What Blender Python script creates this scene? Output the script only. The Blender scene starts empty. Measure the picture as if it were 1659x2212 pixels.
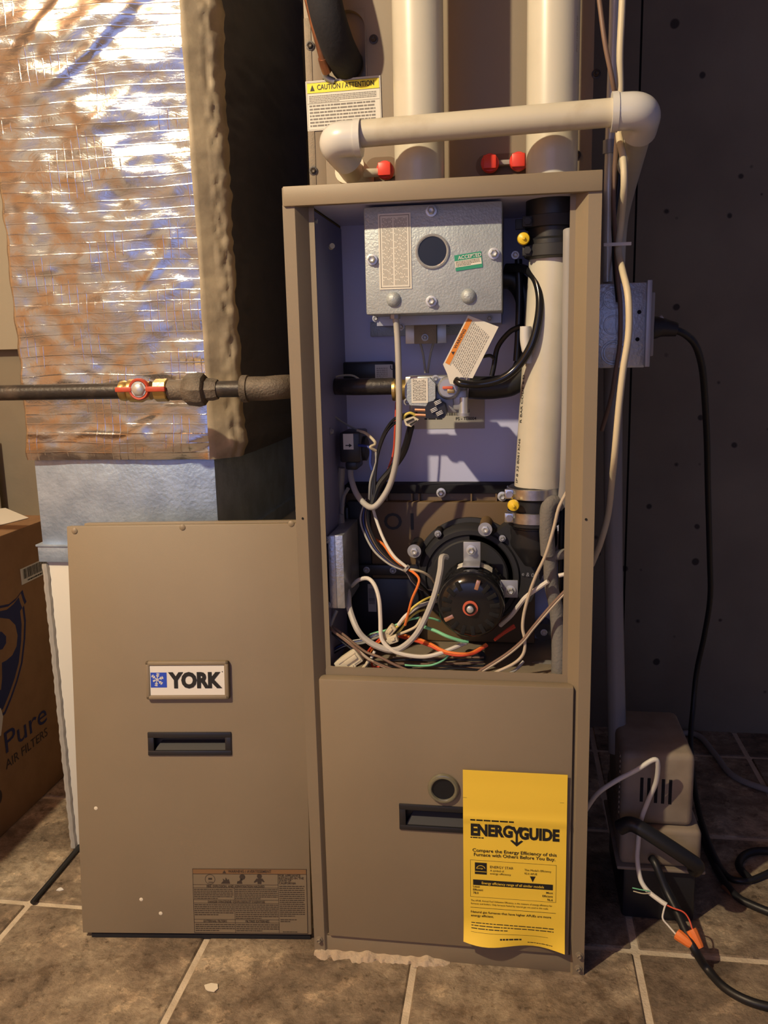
import bpy, bmesh, math, random
from mathutils import Vector, Matrix, noise
random.seed(7)
V = Vector
# ---------------------------------------------------------------- camera
CX, CY, FP = 829.5, 1106.0, 1842.9
CAM = V((0.2727, -1.0345, 0.8330))
PIT, YAW, ROL = -0.18906, 0.15275, -0.0237
FW = V((-math.sin(YAW)*math.cos(PIT), math.cos(YAW)*math.cos(PIT), math.sin(PIT)))
_r = V((math.cos(YAW), math.sin(YAW), 0)); _u = _r.cross(FW)
RT = _r*math.cos(ROL)+_u*math.sin(ROL); UP = -_r*math.sin(ROL)+_u*math.cos(ROL)
cd = bpy.data.cameras.new('camera'); co = bpy.data.objects.new('camera', cd)
bpy.context.scene.collection.objects.link(co)
cm = Matrix((RT, UP, -FW)).transposed().to_4x4(); cm.translation = CAM
co.matrix_world = cm
cd.sensor_fit = 'VERTICAL'; cd.sensor_height = 36; cd.lens = 36*FP/2212.0
cd.clip_start = 0.02; cd.clip_end = 50
bpy.context.scene.camera = co
# ---------------------------------------------------------------- world, lights, exposure
w = bpy.data.worlds.new('world'); bpy.context.scene.world = w; w.use_nodes = True
w.node_tree.nodes['Background'].inputs[0].default_value = (0.19, 0.22, 0.44, 1)
w.node_tree.nodes['Background'].inputs[1].default_value = 0.25
def lamp(name, kind, loc, energy, col, **k):
    l = bpy.data.lights.new(name, kind); l.energy = energy; l.color = col
    for a, b in k.items(): setattr(l, a, b)
    o = bpy.data.objects.new(name, l); bpy.context.scene.collection.objects.link(o); o.location = loc
    return o
lamp('ceiling_bulb', 'POINT', (-0.75, -1.2, 1.95), 160, (1.0, 0.83, 0.55), shadow_soft_size=0.022)
_w = lamp('blue_fill', 'AREA', (-0.15, -2.79, 1.15), 9.5, (0.42, 0.50, 1.0), shape='RECTANGLE', size=1.9, size_y=1.4)  # unseen blue fill, added to brighten the shaded interior
_w.rotation_euler = (math.pi/2, 0, 0)
vs = bpy.context.scene.view_settings
vs.view_transform = 'Standard'; vs.look = 'None'; vs.gamma = 1; vs.use_curve_mapping = False; vs.exposure = 0.0
# ---------------------------------------------------------------- helpers
COL = bpy.context.scene.collection
def ray(u, v): return FW+RT*((u-CX)/FP)+UP*((CY-v)/FP)
def at(u, v, y): d = ray(u, v); return CAM+d*((y-CAM.y)/d.y)
def atz(u, v, z=0.0): d = ray(u, v); return CAM+d*((z-CAM.z)/d.z)
def atx(u, v, x): d = ray(u, v); return CAM+d*((x-CAM.x)/d.x)
MATS = {}
def mat(name, col, rough=.6, metal=0., bump=None, var=None, spots=None, coat=0, trans=0, alpha=1):
    m = bpy.data.materials.new(name); m.use_nodes = True; MATS[name] = m
    nt = m.node_tree; N = nt.nodes; L = nt.links; b = N['Principled BSDF']
    b.inputs['Base Color'].default_value = (*col, 1); b.inputs['Roughness'].default_value = rough
    b.inputs['Metallic'].default_value = metal
    if coat: b.inputs['Coat Weight'].default_value = coat; b.inputs['Coat Roughness'].default_value = .15
    if trans: b.inputs['Transmission Weight'].default_value = trans
    if alpha < 1: b.inputs['Alpha'].default_value = alpha
    if bump or var or spots:
        tc = N.new('ShaderNodeTexCoord')
    src = None
    if var:
        col2, sc, lo, hi = var
        n = N.new('ShaderNodeTexNoise'); n.inputs['Scale'].default_value = sc; n.inputs['Detail'].default_value = 6
        L.new(tc.outputs['Object'], n.inputs['Vector'])
        r = N.new('ShaderNodeMapRange'); r.inputs[1].default_value = lo; r.inputs[2].default_value = hi
        L.new(n.outputs['Fac'], r.inputs[0])
        mx = N.new('ShaderNodeMix'); mx.data_type = 'RGBA'
        mx.inputs[6].default_value = (*col, 1); mx.inputs[7].default_value = (*col2, 1)
        L.new(r.outputs[0], mx.inputs[0]); src = mx.outputs[2]
    if spots:
        scol, sc, thr = spots
        vo = N.new('ShaderNodeTexVoronoi'); vo.inputs['Scale'].default_value = sc; vo.inputs['Randomness'].default_value = 1
        L.new(tc.outputs['Object'], vo.inputs['Vector'])
        n2 = N.new('ShaderNodeTexNoise'); n2.inputs['Scale'].default_value = sc*.6
        L.new(tc.outputs['Object'], n2.inputs['Vector'])
        ad = N.new('ShaderNodeMath'); ad.operation = 'MULTIPLY_ADD'; ad.inputs[1].default_value = .55
        L.new(n2.outputs['Fac'], ad.inputs[0]); L.new(vo.outputs['Distance'], ad.inputs[2])
        r = N.new('ShaderNodeMapRange'); r.inputs[1].default_value = thr; r.inputs[2].default_value = thr+.05
        r.inputs[3].default_value = 1; r.inputs[4].default_value = 0
        L.new(ad.outputs[0], r.inputs[0])
        mx = N.new('ShaderNodeMix'); mx.data_type = 'RGBA'; mx.inputs[6].default_value = (*col, 1); mx.inputs[7].default_value = (*scol, 1)
        if src: L.new(src, mx.inputs[6])
        L.new(r.outputs[0], mx.inputs[0]); src = mx.outputs[2]
    if src: L.new(src, b.inputs['Base Color'])
    if bump:
        sc, st = bump
        n = N.new('ShaderNodeTexNoise'); n.inputs['Scale'].default_value = sc; n.inputs['Detail'].default_value = 5
        L.new(tc.outputs['Object'], n.inputs['Vector'])
        bp = N.new('ShaderNodeBump'); bp.inputs['Strength'].default_value = st; bp.inputs['Distance'].default_value = .002
        L.new(n.outputs['Fac'], bp.inputs['Height']); L.new(bp.outputs['Normal'], b.inputs['Normal'])
    return m
mat('tan_paint', (.255, .203, .138), .5, bump=(900, .06), var=((.228, .18, .121), 5, .35, .7))
mat('tan_dusty', (.26, .21, .15), .6, bump=(600, .25), var=((.22, .18, .13), 60, .35, .65))
mat('liner_shaded', (.22, .22, .36), .5)  # liner copy darkened to paint in the shade of the side walls
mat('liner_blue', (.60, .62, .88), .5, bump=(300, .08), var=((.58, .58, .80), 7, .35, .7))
mat('galvanized', (.52, .55, .60), .38, .75, bump=(240, .35), var=((.40, .43, .48), 45, .35, .65))
mat('box_grey', (.44, .49, .52), .45, .25, bump=(420, .35), var=((.38, .42, .45), 30, .35, .65))
mat('duct_metal', (.44, .55, .72), .42, .45, bump=(160, .5), var=((.34, .43, .58), 30, .35, .65))
mat('bright_tube', (.72, .68, .60), .35, .3)
mat('zinc', (.60, .61, .62), .38, .6)
mat('zinc_dull', (.38, .39, .43), .45, .5)
mat('steel_band', (.62, .62, .62), .28, .95, var=((.45, .45, .46), 80, .4, .6))
mat('pvc', (.58, .55, .46), .35, bump=(60, .03), var=((.52, .49, .40), 18, .45, .75), coat=.2)
mat('pvc_dirty', (.56, .52, .42), .42, bump=(80, .05), var=((.42, .36, .26), 26, .52, .8))
mat('pvc_white', (.62, .62, .60), .32, coat=.25)
mat('pvc_grey', (.30, .28, .26), .5)
mat('black_iron', (.035, .03, .028), .45, .3, bump=(200, .3), var=((.09, .07, .055), 40, .5, .75))
mat('cast_iron', (.085, .07, .055), .6, .25, bump=(350, .7), var=((.17, .14, .11), 30, .4, .7))
mat('brass', (.50, .36, .14), .38, .85, bump=(200, .2))
mat('copper', (.42, .20, .12), .4, .8, var=((.22, .12, .08), 40, .4, .7))
mat('copper_bright', (.75, .42, .28), .35, .8)
mat('rubber', (.012, .012, .014), .45, bump=(150, .1))
mat('rubber_foam', (.012, .012, .018), .85, bump=(200, .3))
mat('grey_foam', (.16, .15, .14), .85, bump=(300, .5))
mat('grey_hose', (.30, .29, .29), .6)
mat('black_gloss', (.010, .010, .012), .18)
mat('plastic_black', (.016, .016, .02), .4, bump=(120, .05))
mat('plastic_black2', (.018, .018, .022), .6)
mat('plastic_brown', (.15, .095, .045), .5, bump=(150, .05))
mat('foam_black', (.01, .01, .015), .9)
mat('paper', (.70, .68, .62), .7)
mat('paper_grey', (.42, .40, .37), .7)
mat('print_black', (.012, .012, .012), .6)
mat('print_grey', (.20, .19, .18), .7)
mat('print_soft', (.33, .31, .28), .7)
mat('yellow_sheet', (.95, .66, .06), .6, bump=(40, .1))
mat('yellow_print', (.85, .72, .05), .6)
mat('yellow_plastic', (.80, .55, .03), .35)
mat('red_plastic', (.75, .055, .035), .4)
mat('red_paint', (.50, .07, .035), .45, bump=(200, .2))
mat('red_ring', (.60, .12, .06), .5)
mat('orange_print', (.70, .24, .03), .6)
mat('orange_label', (.21, .115, .05), .6)
mat('green_print', (.02, .28, .18), .6)
mat('shield_blue', (.012, .022, .11), .7)
mat('blue_print', (.02, .07, .55), .5)
mat('navy_print', (.012, .018, .10), .7)
mat('brown_print', (.04, .025, .03), .7)
mat('white_print', (.75, .73, .70), .6)
mat('label_tan', (.20, .155, .10), .6)
mat('label_line', (.045, .032, .024), .6)
mat('cream_plastic', (.62, .56, .42), .5, bump=(100, .1))
mat('pump_beige', (.30, .24, .18), .6, bump=(80, .2), var=((.22, .17, .125), 22, .4, .7))
mat('cardboard', (.30, .17, .085), .8, bump=(150, .15), var=((.26, .145, .07), 30, .4, .7))
mat('glass_dark', (.006, .008, .012), .35)
mat('clear_plastic', (.55, .56, .60), .1, coat=1, trans=.55)
mat('smoky_clear', (.16, .15, .10), .12, coat=1)
mat('dark_hollow', (.004, .004, .006), .9)
mat('w_white', (.68, .64, .58), .5); mat('w_cream', (.60, .52, .36), .5); mat('w_yellow', (.72, .58, .12), .5)
mat('w_orange', (.80, .20, .04), .5); mat('w_red', (.62, .07, .03), .5); mat('w_green', (.20, .58, .32), .5)
mat('w_dkgreen', (.08, .20, .08), .5); mat('w_blue', (.03, .05, .25), .45); mat('w_black', (.014, .014, .018), .35)
mat('w_brown', (.20, .125, .09), .5); mat('w_grey', (.36, .35, .33), .5); mat('w_tan', (.50, .42, .32), .5)
mat('conduit_grey', (.44, .42, .39), .5)
mat('concrete', (.24, .205, .15), .9, bump=(40, .4), var=((.19, .16, .12), 6, .35, .7), spots=((.05, .042, .035), 19, .335))
mat('upper_wall', (.34, .30, .23), .9, bump=(60, .3))
mat('grout', (.66, .56, .43), .9, bump=(300, .6), var=((.52, .43, .32), 30, .35, .65))
mat('mortar', (.52, .42, .31), .95, bump=(200, 1.0), var=((.46, .36, .26), 40, .4, .6))
mat('chip', (.75, .68, .55), .8)
mat('wood', (.34, .17, .07), .6, var=((.22, .10, .04), 6, .35, .65))
mat('wall_warm', (.85, .50, .22), .8); mat('wall_pale', (.70, .72, .76), .8); mat('wall_dark', (.12, .07, .05), .8)

def nodes_tile():
    m = bpy.data.materials.new('stone_tile'); m.use_nodes = True; MATS['stone_tile'] = m
    nt = m.node_tree; N = nt.nodes; L = nt.links; b = N['Principled BSDF']
    g = N.new('ShaderNodeNewGeometry')
    oi = N.new('ShaderNodeObjectInfo')
    sc = N.new('ShaderNodeVectorMath'); sc.operation = 'ADD'
    cb = N.new('ShaderNodeCombineXYZ'); mu = N.new('ShaderNodeMath'); mu.operation = 'MULTIPLY'; mu.inputs[1].default_value = 7
    L.new(oi.outputs['Random'], mu.inputs[0]); L.new(mu.outputs[0], cb.inputs[2])
    L.new(g.outputs['Position'], sc.inputs[0]); L.new(cb.outputs[0], sc.inputs[1])
    def noi(scale, det, dist=0, rough=.55):
        n = N.new('ShaderNodeTexNoise'); n.inputs['Scale'].default_value = scale; n.inputs['Detail'].default_value = det
        n.inputs['Distortion'].default_value = dist; n.inputs['Roughness'].default_value = rough
        L.new(sc.outputs[0], n.inputs['Vector']); return n
    a = noi(7, 12, .35, .66); c = noi(34, 12, .3, .72); e = noi(140, 6, .5)
    ra = N.new('ShaderNodeValToRGB'); L.new(a.outputs['Fac'], ra.inputs[0])
    el = ra.color_ramp.elements
    el[0].position = .34; el[0].color = (.165, .125, .092, 1); el[1].position = .66; el[1].color = (.52, .435, .33, 1)
    x = el.new(.47); x.color = (.28, .218, .158, 1); x = el.new(.57); x.color = (.39, .315, .228, 1)
    rc = N.new('ShaderNodeValToRGB'); L.new(c.outputs['Fac'], rc.inputs[0])
    el = rc.color_ramp.elements
    el[0].position = .36; el[0].color = (.45, .42, .40, 1); el[1].position = .62; el[1].color = (1.25, 1.22, 1.18, 1)
    mx = N.new('ShaderNodeMix'); mx.data_type = 'RGBA'; mx.blend_type = 'MULTIPLY'; mx.inputs[0].default_value = .85
    L.new(ra.outputs[0], mx.inputs[6]); L.new(rc.outputs[0], mx.inputs[7])
    fk = noi(15, 15, .15, .74); pt = noi(52, 10, .2, .7)
    rf = N.new('ShaderNodeValToRGB'); L.new(fk.outputs['Fac'], rf.inputs[0]); el = rf.color_ramp.elements
    el[0].position = .40; el[0].color = (.68, .64, .60, 1); el[1].position = .585; el[1].color = (1.45, 1.42, 1.36, 1)
    x = el.new(.44); x.color = (.95, .95, .95, 1); x = el.new(.56); x.color = (1.02, 1.02, 1.0, 1)
    m3 = N.new('ShaderNodeMix'); m3.data_type = 'RGBA'; m3.blend_type = 'MULTIPLY'; m3.inputs[0].default_value = 1
    L.new(mx.outputs[2], m3.inputs[6]); L.new(rf.outputs[0], m3.inputs[7])
    rp = N.new('ShaderNodeValToRGB'); L.new(pt.outputs['Fac'], rp.inputs[0]); el = rp.color_ramp.elements
    el[0].position = .34; el[0].color = (.42, .38, .35, 1); el[1].position = .42; el[1].color = (1, 1, 1, 1)
    m4 = N.new('ShaderNodeMix'); m4.data_type = 'RGBA'; m4.blend_type = 'MULTIPLY'; m4.inputs[0].default_value = .9
    L.new(m3.outputs[2], m4.inputs[6]); L.new(rp.outputs[0], m4.inputs[7]); L.new(m4.outputs[2], b.inputs['Base Color'])
    b.inputs['Roughness'].default_value = .62
    ad = N.new('ShaderNodeMath'); ad.operation = 'ADD'
    m2 = N.new('ShaderNodeMath'); m2.operation = 'MULTIPLY'; m2.inputs[1].default_value = .35
    L.new(e.outputs['Fac'], m2.inputs[0]); L.new(fk.outputs['Fac'], ad.inputs[0]); L.new(m2.outputs[0], ad.inputs[1])
    bp = N.new('ShaderNodeBump'); bp.inputs['Strength'].default_value = .9; bp.inputs['Distance'].default_value = .006
    L.new(ad.outputs[0], bp.inputs['Height']); L.new(bp.outputs['Normal'], b.inputs['Normal'])
nodes_tile()

def nodes_foil():
    m = bpy.data.materials.new('foil'); m.use_nodes = True; MATS['foil'] = m
    nt = m.node_tree; N = nt.nodes; L = nt.links; b = N['Principled BSDF']
    b.inputs['Metallic'].default_value = .92
    b.inputs['Base Color'].default_value = (.52, .52, .54, 1); b.inputs['Roughness'].default_value = .15
    tc = N.new('ShaderNodeTexCoord'); sp = N.new('ShaderNodeSeparateXYZ')
    dn = N.new('ShaderNodeTexNoise'); dn.inputs['Scale'].default_value = 5
    L.new(tc.outputs['Object'], dn.inputs['Vector'])
    dm = N.new('ShaderNodeVectorMath'); dm.operation = 'MULTIPLY_ADD'; dm.inputs[1].default_value = (.02, .02, .02)
    L.new(dn.outputs['Color'], dm.inputs[0]); L.new(tc.outputs['Object'], dm.inputs[2])
    L.new(dm.outputs[0], sp.inputs[0])
    def ridge(sock, period, width):
        a = N.new('ShaderNodeMath'); a.operation = 'PINGPONG'; a.inputs[1].default_value = period/2
        L.new(sock, a.inputs[0])
        r = N.new('ShaderNodeMapRange'); r.inputs[1].default_value = 0; r.inputs[2].default_value = width
        r.inputs[3].default_value = 1; r.inputs[4].default_value = 0
        L.new(a.outputs[0], r.inputs[0]); return r.outputs[0]
    h = ridge(sp.outputs['Z'], .0148, .0011); v = ridge(sp.outputs['X'], .0125, .0010)
    n1 = N.new('ShaderNodeTexNoise'); n1.inputs['Scale'].default_value = 14; L.new(tc.outputs['Object'], n1.inputs['Vector'])
    vm = N.new('ShaderNodeMath'); vm.operation = 'MULTIPLY'
    r = N.new('ShaderNodeMapRange'); r.inputs[1].default_value = .56; r.inputs[2].default_value = .6
    L.new(n1.outputs['Fac'], r.inputs[0]); L.new(v, vm.inputs[0]); L.new(r.outputs[0], vm.inputs[1])
    ad = N.new('ShaderNodeMath'); ad.operation = 'MAXIMUM'; L.new(h, ad.inputs[0]); L.new(vm.outputs[0], ad.inputs[1])
    # crumples : stretched sideways
    mp = N.new('ShaderNodeMapping'); mp.inputs['Scale'].default_value = (1, 1, 2.4); L.new(tc.outputs['Object'], mp.inputs[0])
    n2 = N.new('ShaderNodeTexNoise'); n2.inputs['Scale'].default_value = 18; n2.inputs['Detail'].default_value = 8; n2.inputs['Roughness'].default_value = .62
    n2.inputs['Distortion'].default_value = .8
    L.new(mp.outputs[0], n2.inputs['Vector'])
    b1 = N.new('ShaderNodeBump'); b1.inputs['Strength'].default_value = .30; b1.inputs['Distance'].default_value = .0035
    L.new(n2.outputs['Fac'], b1.inputs['Height'])
    b2 = N.new('ShaderNodeBump'); b2.inputs['Strength'].default_value = .42; b2.inputs['Distance'].default_value = .0005
    L.new(ad.outputs[0], b2.inputs['Height']); L.new(b1.outputs['Normal'], b2.inputs['Normal'])
    L.new(b2.outputs['Normal'], b.inputs['Normal'])
nodes_foil()
mat('foil_tan', (.44, .37, .26), .65, .15, bump=(70, .35), var=((.30, .25, .18), 22, .4, .65))  # matte tan for the wrap's corner strip
mat('foil_shaded', (.10, .10, .13), .5, .5, bump=(30, .8))  # dark copy of the foil, the side's shade put into the colour

def frame(d):
    d = V(d).normalized(); a = V((0, 0, 1)) if abs(d.z) < .9 else V((1, 0, 0))
    x = d.cross(a).normalized(); return d, x, d.cross(x).normalized()
def spline(P, k=6):
    P = [V(p) for p in P]
    if len(P) < 3: return P
    Q = [P[0]*2-P[1]]+P+[P[-1]*2-P[-2]]; out = []
    for i in range(1, len(Q)-2):
        a, b, c, d = Q[i-1:i+3]
        for j in range(k):
            t = j/k
            out.append(.5*((2*b)+(c-a)*t+(2*a-5*b+4*c-d)*t*t+(3*b-a-3*c+d)*t**3))
    out.append(P[-1]); return out
class B:
    def __init__(s): s.v = []; s.f = []; s.m = []; s.mats = []
    def mi(s, n):
        if n not in s.mats: s.mats.append(n)
        return s.mats.index(n)
    def add(s, vs, fs, m, M=None):
        o = len(s.v); s.v += [tuple(M @ V(p)) if M else tuple(p) for p in vs]
        k = s.mi(m)
        for f in fs: s.f.append([i+o for i in f]); s.m.append(k)
        return s
    def box(s, lo, hi, m, bev=0, M=None, seg=2):
        lo, hi = V(lo), V(hi)
        bm = bmesh.new(); bmesh.ops.create_cube(bm, size=1)
        for q in bm.verts: q.co = V(((lo[i]+hi[i])/2+q.co[i]*(hi[i]-lo[i]) for i in range(3)))
        if bev: bmesh.ops.bevel(bm, geom=bm.edges[:]+bm.verts[:], offset=bev, segments=seg, affect='EDGES', profile=.5)
        bm.verts.index_update()
        s.add([q.co.copy() for q in bm.verts], [[q.index for q in f.verts] for f in bm.faces], m, M); bm.free(); return s
    def loft(s, rings, m, cap=True, closed=True):
        n = len(rings[0]); vs = [p for r in rings for p in r]; fs = []
        for i in range(len(rings)-1):
            for j in range(n if closed else n-1):
                k = (j+1) % n; fs.append([i*n+j, i*n+k, (i+1)*n+k, (i+1)*n+j])
        if cap and closed: fs.append(list(range(n))[::-1]); fs.append([(len(rings)-1)*n+j for j in range(n)])
        return s.add(vs, fs, m)
    def lathe(s, o, ax, prof, m, n=28, cap=True):
        d, x, y = frame(ax); o = V(o)
        return s.loft([[o+d*t+(x*math.cos(a)+y*math.sin(a))*max(r, 1e-5) for a in [2*math.pi*j/n for j in range(n)]] for t, r in prof], m, cap)
    def cyl(s, a, b, r, m, r2=None, n=24, cap=True):
        a, b = V(a), V(b); L = (b-a).length
        return s.lathe(a, b-a, [(0, r), (L, r if r2 is None else r2)], m, n, cap)
    def tube(s, P, r, m, n=10, k=6, cap=True, rf=None):
        P = spline(P, k); N = len(P); rings = []
        t = (P[1]-P[0]).normalized(); _, x, y = frame(t)
        for i, p in enumerate(P):
            t2 = (P[min(i+1, N-1)]-P[max(i-1, 0)]).normalized()
            x = (x-t2*x.dot(t2)).normalized(); y = t2.cross(x)
            rr = r*(rf(i/(N-1)) if rf else 1)
            rings.append([p+(x*math.cos(a)+y*math.sin(a))*rr for a in [2*math.pi*j/n for j in range(n)]])
        return s.loft(rings, m, cap)
    def prism(s, poly, o, X, Z, d, m, back=0):
        o, X, Z = V(o), V(X).normalized(), V(Z).normalized(); Nn = X.cross(Z).normalized(); n = len(poly)
        a = sum(poly[i][0]*poly[(i+1) % n][1]-poly[(i+1) % n][0]*poly[i][1] for i in range(n))
        if a < 0: poly = poly[::-1]
        F = [o+X*p[0]+Z*p[1]+Nn*d for p in poly]; K = [o+X*p[0]+Z*p[1]-Nn*back for p in poly]
        return s.add(F+K, [list(range(n)), list(range(2*n-1, n-1, -1))]+[[i, i+n, (i+1) % n+n, (i+1) % n] for i in range(n)], m)
    def make(s, name, parent=None, label=None, cat=None, group=None, kind=None, ang=38):
        me = bpy.data.meshes.new(name); me.from_pydata(s.v, [], s.f)
        for k in s.mats: me.materials.append(MATS[k])
        me.polygons.foreach_set('material_index', s.m)
        bm = bmesh.new(); bm.from_mesh(me); bmesh.ops.recalc_face_normals(bm, faces=bm.faces)
        c = math.radians(ang)
        for f in bm.faces: f.smooth = True
        for e in bm.edges:
            e.smooth = len(e.link_faces) == 2 and e.calc_face_angle(9) < c
        bm.to_mesh(me); bm.free()
        o = bpy.data.objects.new(name, me); COL.objects.link(o)
        if parent is not None: par(o, parent)
        return tag(o, label, cat, group, kind)
def par(o, p):
    """parts keep world coordinates; a top-level thing only has a location"""
    o.parent = p
    o.matrix_parent_inverse = Matrix.Translation(-p.location) if p.parent is None else Matrix.Identity(4)
def tag(o, label=None, cat=None, group=None, kind=None):
    for k, v in (('label', label), ('category', cat), ('group', group), ('kind', kind)):
        if v: o[k] = v
    return o
def thing(name, loc, label, cat, group=None):
    o = bpy.data.objects.new(name, None); COL.objects.link(o); o.location = loc; o.empty_display_size = .05
    return tag(o, label, cat, group)
def inst(name, me, loc, parent=None, rot=(0, 0, 0), label=None):
    o = bpy.data.objects.new(name, me); COL.objects.link(o)
    if parent is not None: par(o, parent)
    o.location = loc; o.rotation_euler = rot
    return tag(o, label)
# ---- text
_tc = {}
def textmesh(t, bold=0.0):
    if (t, bold) in _tc: return _tc[(t, bold)]
    c = bpy.data.curves.new('t', 'FONT'); c.body = t; c.size = 1; c.offset = bold; c.resolution_u = 3
    o = bpy.data.objects.new('t', c); COL.objects.link(o)
    dg = bpy.context.evaluated_depsgraph_get(); me = o.evaluated_get(dg).to_mesh()
    vs = [q.co.copy() for q in me.vertices]; fs = [list(p.vertices) for p in me.polygons]
    o.evaluated_get(dg).to_mesh_clear(); bpy.data.objects.remove(o); bpy.data.curves.remove(c)
    xs = [q.x for q in vs]; ys = [q.y for q in vs]
    _tc[(t, bold)] = (vs, fs, min(xs), max(xs), min(ys), max(ys)); return _tc[(t, bold)]
class Sheet(B):
    """flat print on a plane: o = lower left corner, X right, Z up; warp moves points along the normal"""
    def __init__(s, o, X, Z, warp=None):
        super().__init__(); s.o = V(o); s.X = V(X).normalized(); s.Z = V(Z).normalized(); s.Z = (s.Z-s.X*s.Z.dot(s.X)).normalized()
        s.N = s.X.cross(s.Z); s.warp = warp
    def P(s, x, z, l):
        p = s.o+s.X*x+s.Z*z+s.N*l
        if s.warp: p = s.warp(s, x, z, l)
        return p
    def rect(s, x0, z0, x1, z1, m, l=.0006, nx=1, nz=1):
        if s.warp and nx == 1: nx = max(1, int(abs(x1-x0)/.004)); nz = max(1, int(abs(z1-z0)/.004))
        vs = [s.P(x0+(x1-x0)*i/nx, z0+(z1-z0)*j/nz, l) for j in range(nz+1) for i in range(nx+1)]
        fs = [[j*(nx+1)+i, j*(nx+1)+i+1, (j+1)*(nx+1)+i+1, (j+1)*(nx+1)+i] for j in range(nz) for i in range(nx)]
        return s.add(vs, fs, m)
    def slab(s, x0, z0, x1, z1, m, t=.0004, nx=1, nz=1):
        s.rect(x0, z0, x1, z1, m, t, nx, nz); s.rect(x0, z0, x1, z1, m, 0.00002, nx, nz)
        for a, b, c, d, n, q in ((x0, z0, x1, z0, nx, 0), (x0, z1, x1, z1, nx, 0), (x0, z0, x0, z1, nz, 0), (x1, z0, x1, z1, nz, 0)):
            vs = [s.P(a+(c-a)*i/n, b+(d-b)*i/n, l) for l in (.00002, t) for i in range(n+1)]
            s.add(vs, [[i, i+1, n+2+i, n+1+i] for i in range(n)], m)
        return s
    def poly(s, pts, m, l=.0006):
        return s.add([s.P(x, z, l) for x, z in pts], [list(range(len(pts)))], m)
    def text(s, t, x, z, h, m, w=None, al='l', bold=0, l=.0009, asc=None):
        vs, fs, x0, x1, y0, y1 = textmesh(t, bold)
        k = h/.70; kx = k if w is None else w/(x1-x0)
        W = (x1-x0)*kx; ox = x-{'l': 0, 'c': W/2, 'r': W}[al]
        return s.add([s.P(ox+(p.x-x0)*kx, z+p.y*k, l) for p in vs], fs, m)
    def frame(s, x0, z0, x1, z1, t, m, l=.0006):
        s.rect(x0, z0, x1, z0+t, m, l); s.rect(x0, z1-t, x1, z1, m, l); s.rect(x0, z0, x0+t, z1, m, l); s.rect(x1-t, z0, x1, z1, m, l); return s
    def fine(s, x0, x1, zt, zb, n, m, fill=.45, l=.0006, last=.6):
        p = (zt-zb)/n
        for i in range(n):
            z1 = zt-p*(i+.25); z0 = z1-p*fill; x = x0; e = x1 if i < n-1 else x0+(x1-x0)*last
            while x < e:
                ww = min(p*random.uniform(.5, 2.2), e-x)
                if ww > p*.3: s.rect(x, z0, x+ww, z1, m, l)
                x += ww+p*.24
        return s
    def barcode(s, x0, z0, x1, z1, m, l=.0006):
        x = x0
        while x < x1:
            ww = random.choice((.0005, .0005, .0009, .0013)); s.rect(x, z0, min(x+ww, x1), z1, m, l); x += ww+random.choice((.0005, .0008, .0011))
        return s
def holed(lo, hi, hole, m, bev, M=None):
    """bevelled slab whose front (-y) face is cut open over hole = x0,x1,z0,z1"""
    t = B().box(lo, hi, m, bev); bm = bmesh.new(); vv = [bm.verts.new(p) for p in t.v]
    for f in t.f: bm.faces.new([vv[i] for i in f])
    for co, no in (((hole[0], 0, 0), (1, 0, 0)), ((hole[1], 0, 0), (1, 0, 0)), ((0, 0, hole[2]), (0, 0, 1)), ((0, 0, hole[3]), (0, 0, 1))):
        bmesh.ops.bisect_plane(bm, geom=bm.verts[:]+bm.edges[:]+bm.faces[:], plane_co=co, plane_no=no)
    dl_ = [f for f in bm.faces if hole[0] < f.calc_center_median().x < hole[1] and hole[2] < f.calc_center_median().z < hole[3] and f.calc_center_median().y < (lo[1]+hi[1])/2]
    bmesh.ops.delete(bm, geom=dl_, context='FACES'); bm.verts.index_update()
    b = B(); b.add([q.co.copy() for q in bm.verts], [[q.index for q in f.verts] for f in bm.faces], m, M); bm.free(); return b
XA, YA, ZA = V((1, 0, 0)), V((0, 1, 0)), V((0, 0, 1))
# shared screws (pointing to -y)
def screw_mesh(r, m='zinc', wash=True, depth=.003):
    b = B()
    if wash: b.lathe((0, 0, 0), (0, -1, 0), [(0, r), (depth*.3, r), (depth*.35, r*.8)], m, 20)
    b.lathe((0, -depth*.3, 0), (0, -1, 0), [(0, r*.68), (depth*.8, r*.66), (depth, r*.5), (depth*.8, r*.38), (depth*.7, .0)], m, 6)
    o = b.make('screw'); me = o.data; bpy.data.objects.remove(o); return me
SC_S = screw_mesh(.0045); SC_M = screw_mesh(.0068, depth=.006); SC_D = screw_mesh(.0048, 'zinc_dull'); SC_BLK = screw_mesh(.0058, 'black_iron')
SC_P = screw_mesh(.0048, 'tan_dusty', depth=.004)
def big_washer():
    b = B(); b.lathe((0, 0, 0), (0, -1, 0), [(-.012, .005), (0, .005), (0, .0092), (.0018, .0095), (.002, .006)], 'zinc_dull', 26)
    b.lathe((0, -.002, 0), (0, -1, 0), [(0, .0052), (.003, .0052), (.0035, .003), (.0022, 0)], 'zinc', 6)
    o = b.make('bolt'); me = o.data; bpy.data.objects.remove(o); return me
BOLT = big_washer()
# ================================================================ SETTING
fl = B().box((-2.9, -2.9, -.06), (1.6, .78, -.0022), 'grout').make('floor', kind='structure')
tb = B().box((-.1472, -.1472, -.012), (.1472, .1472, 0), 'stone_tile', bev=.0022, seg=1)
to = tb.make('tile'); tm = to.data; bpy.data.objects.remove(to)
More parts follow.
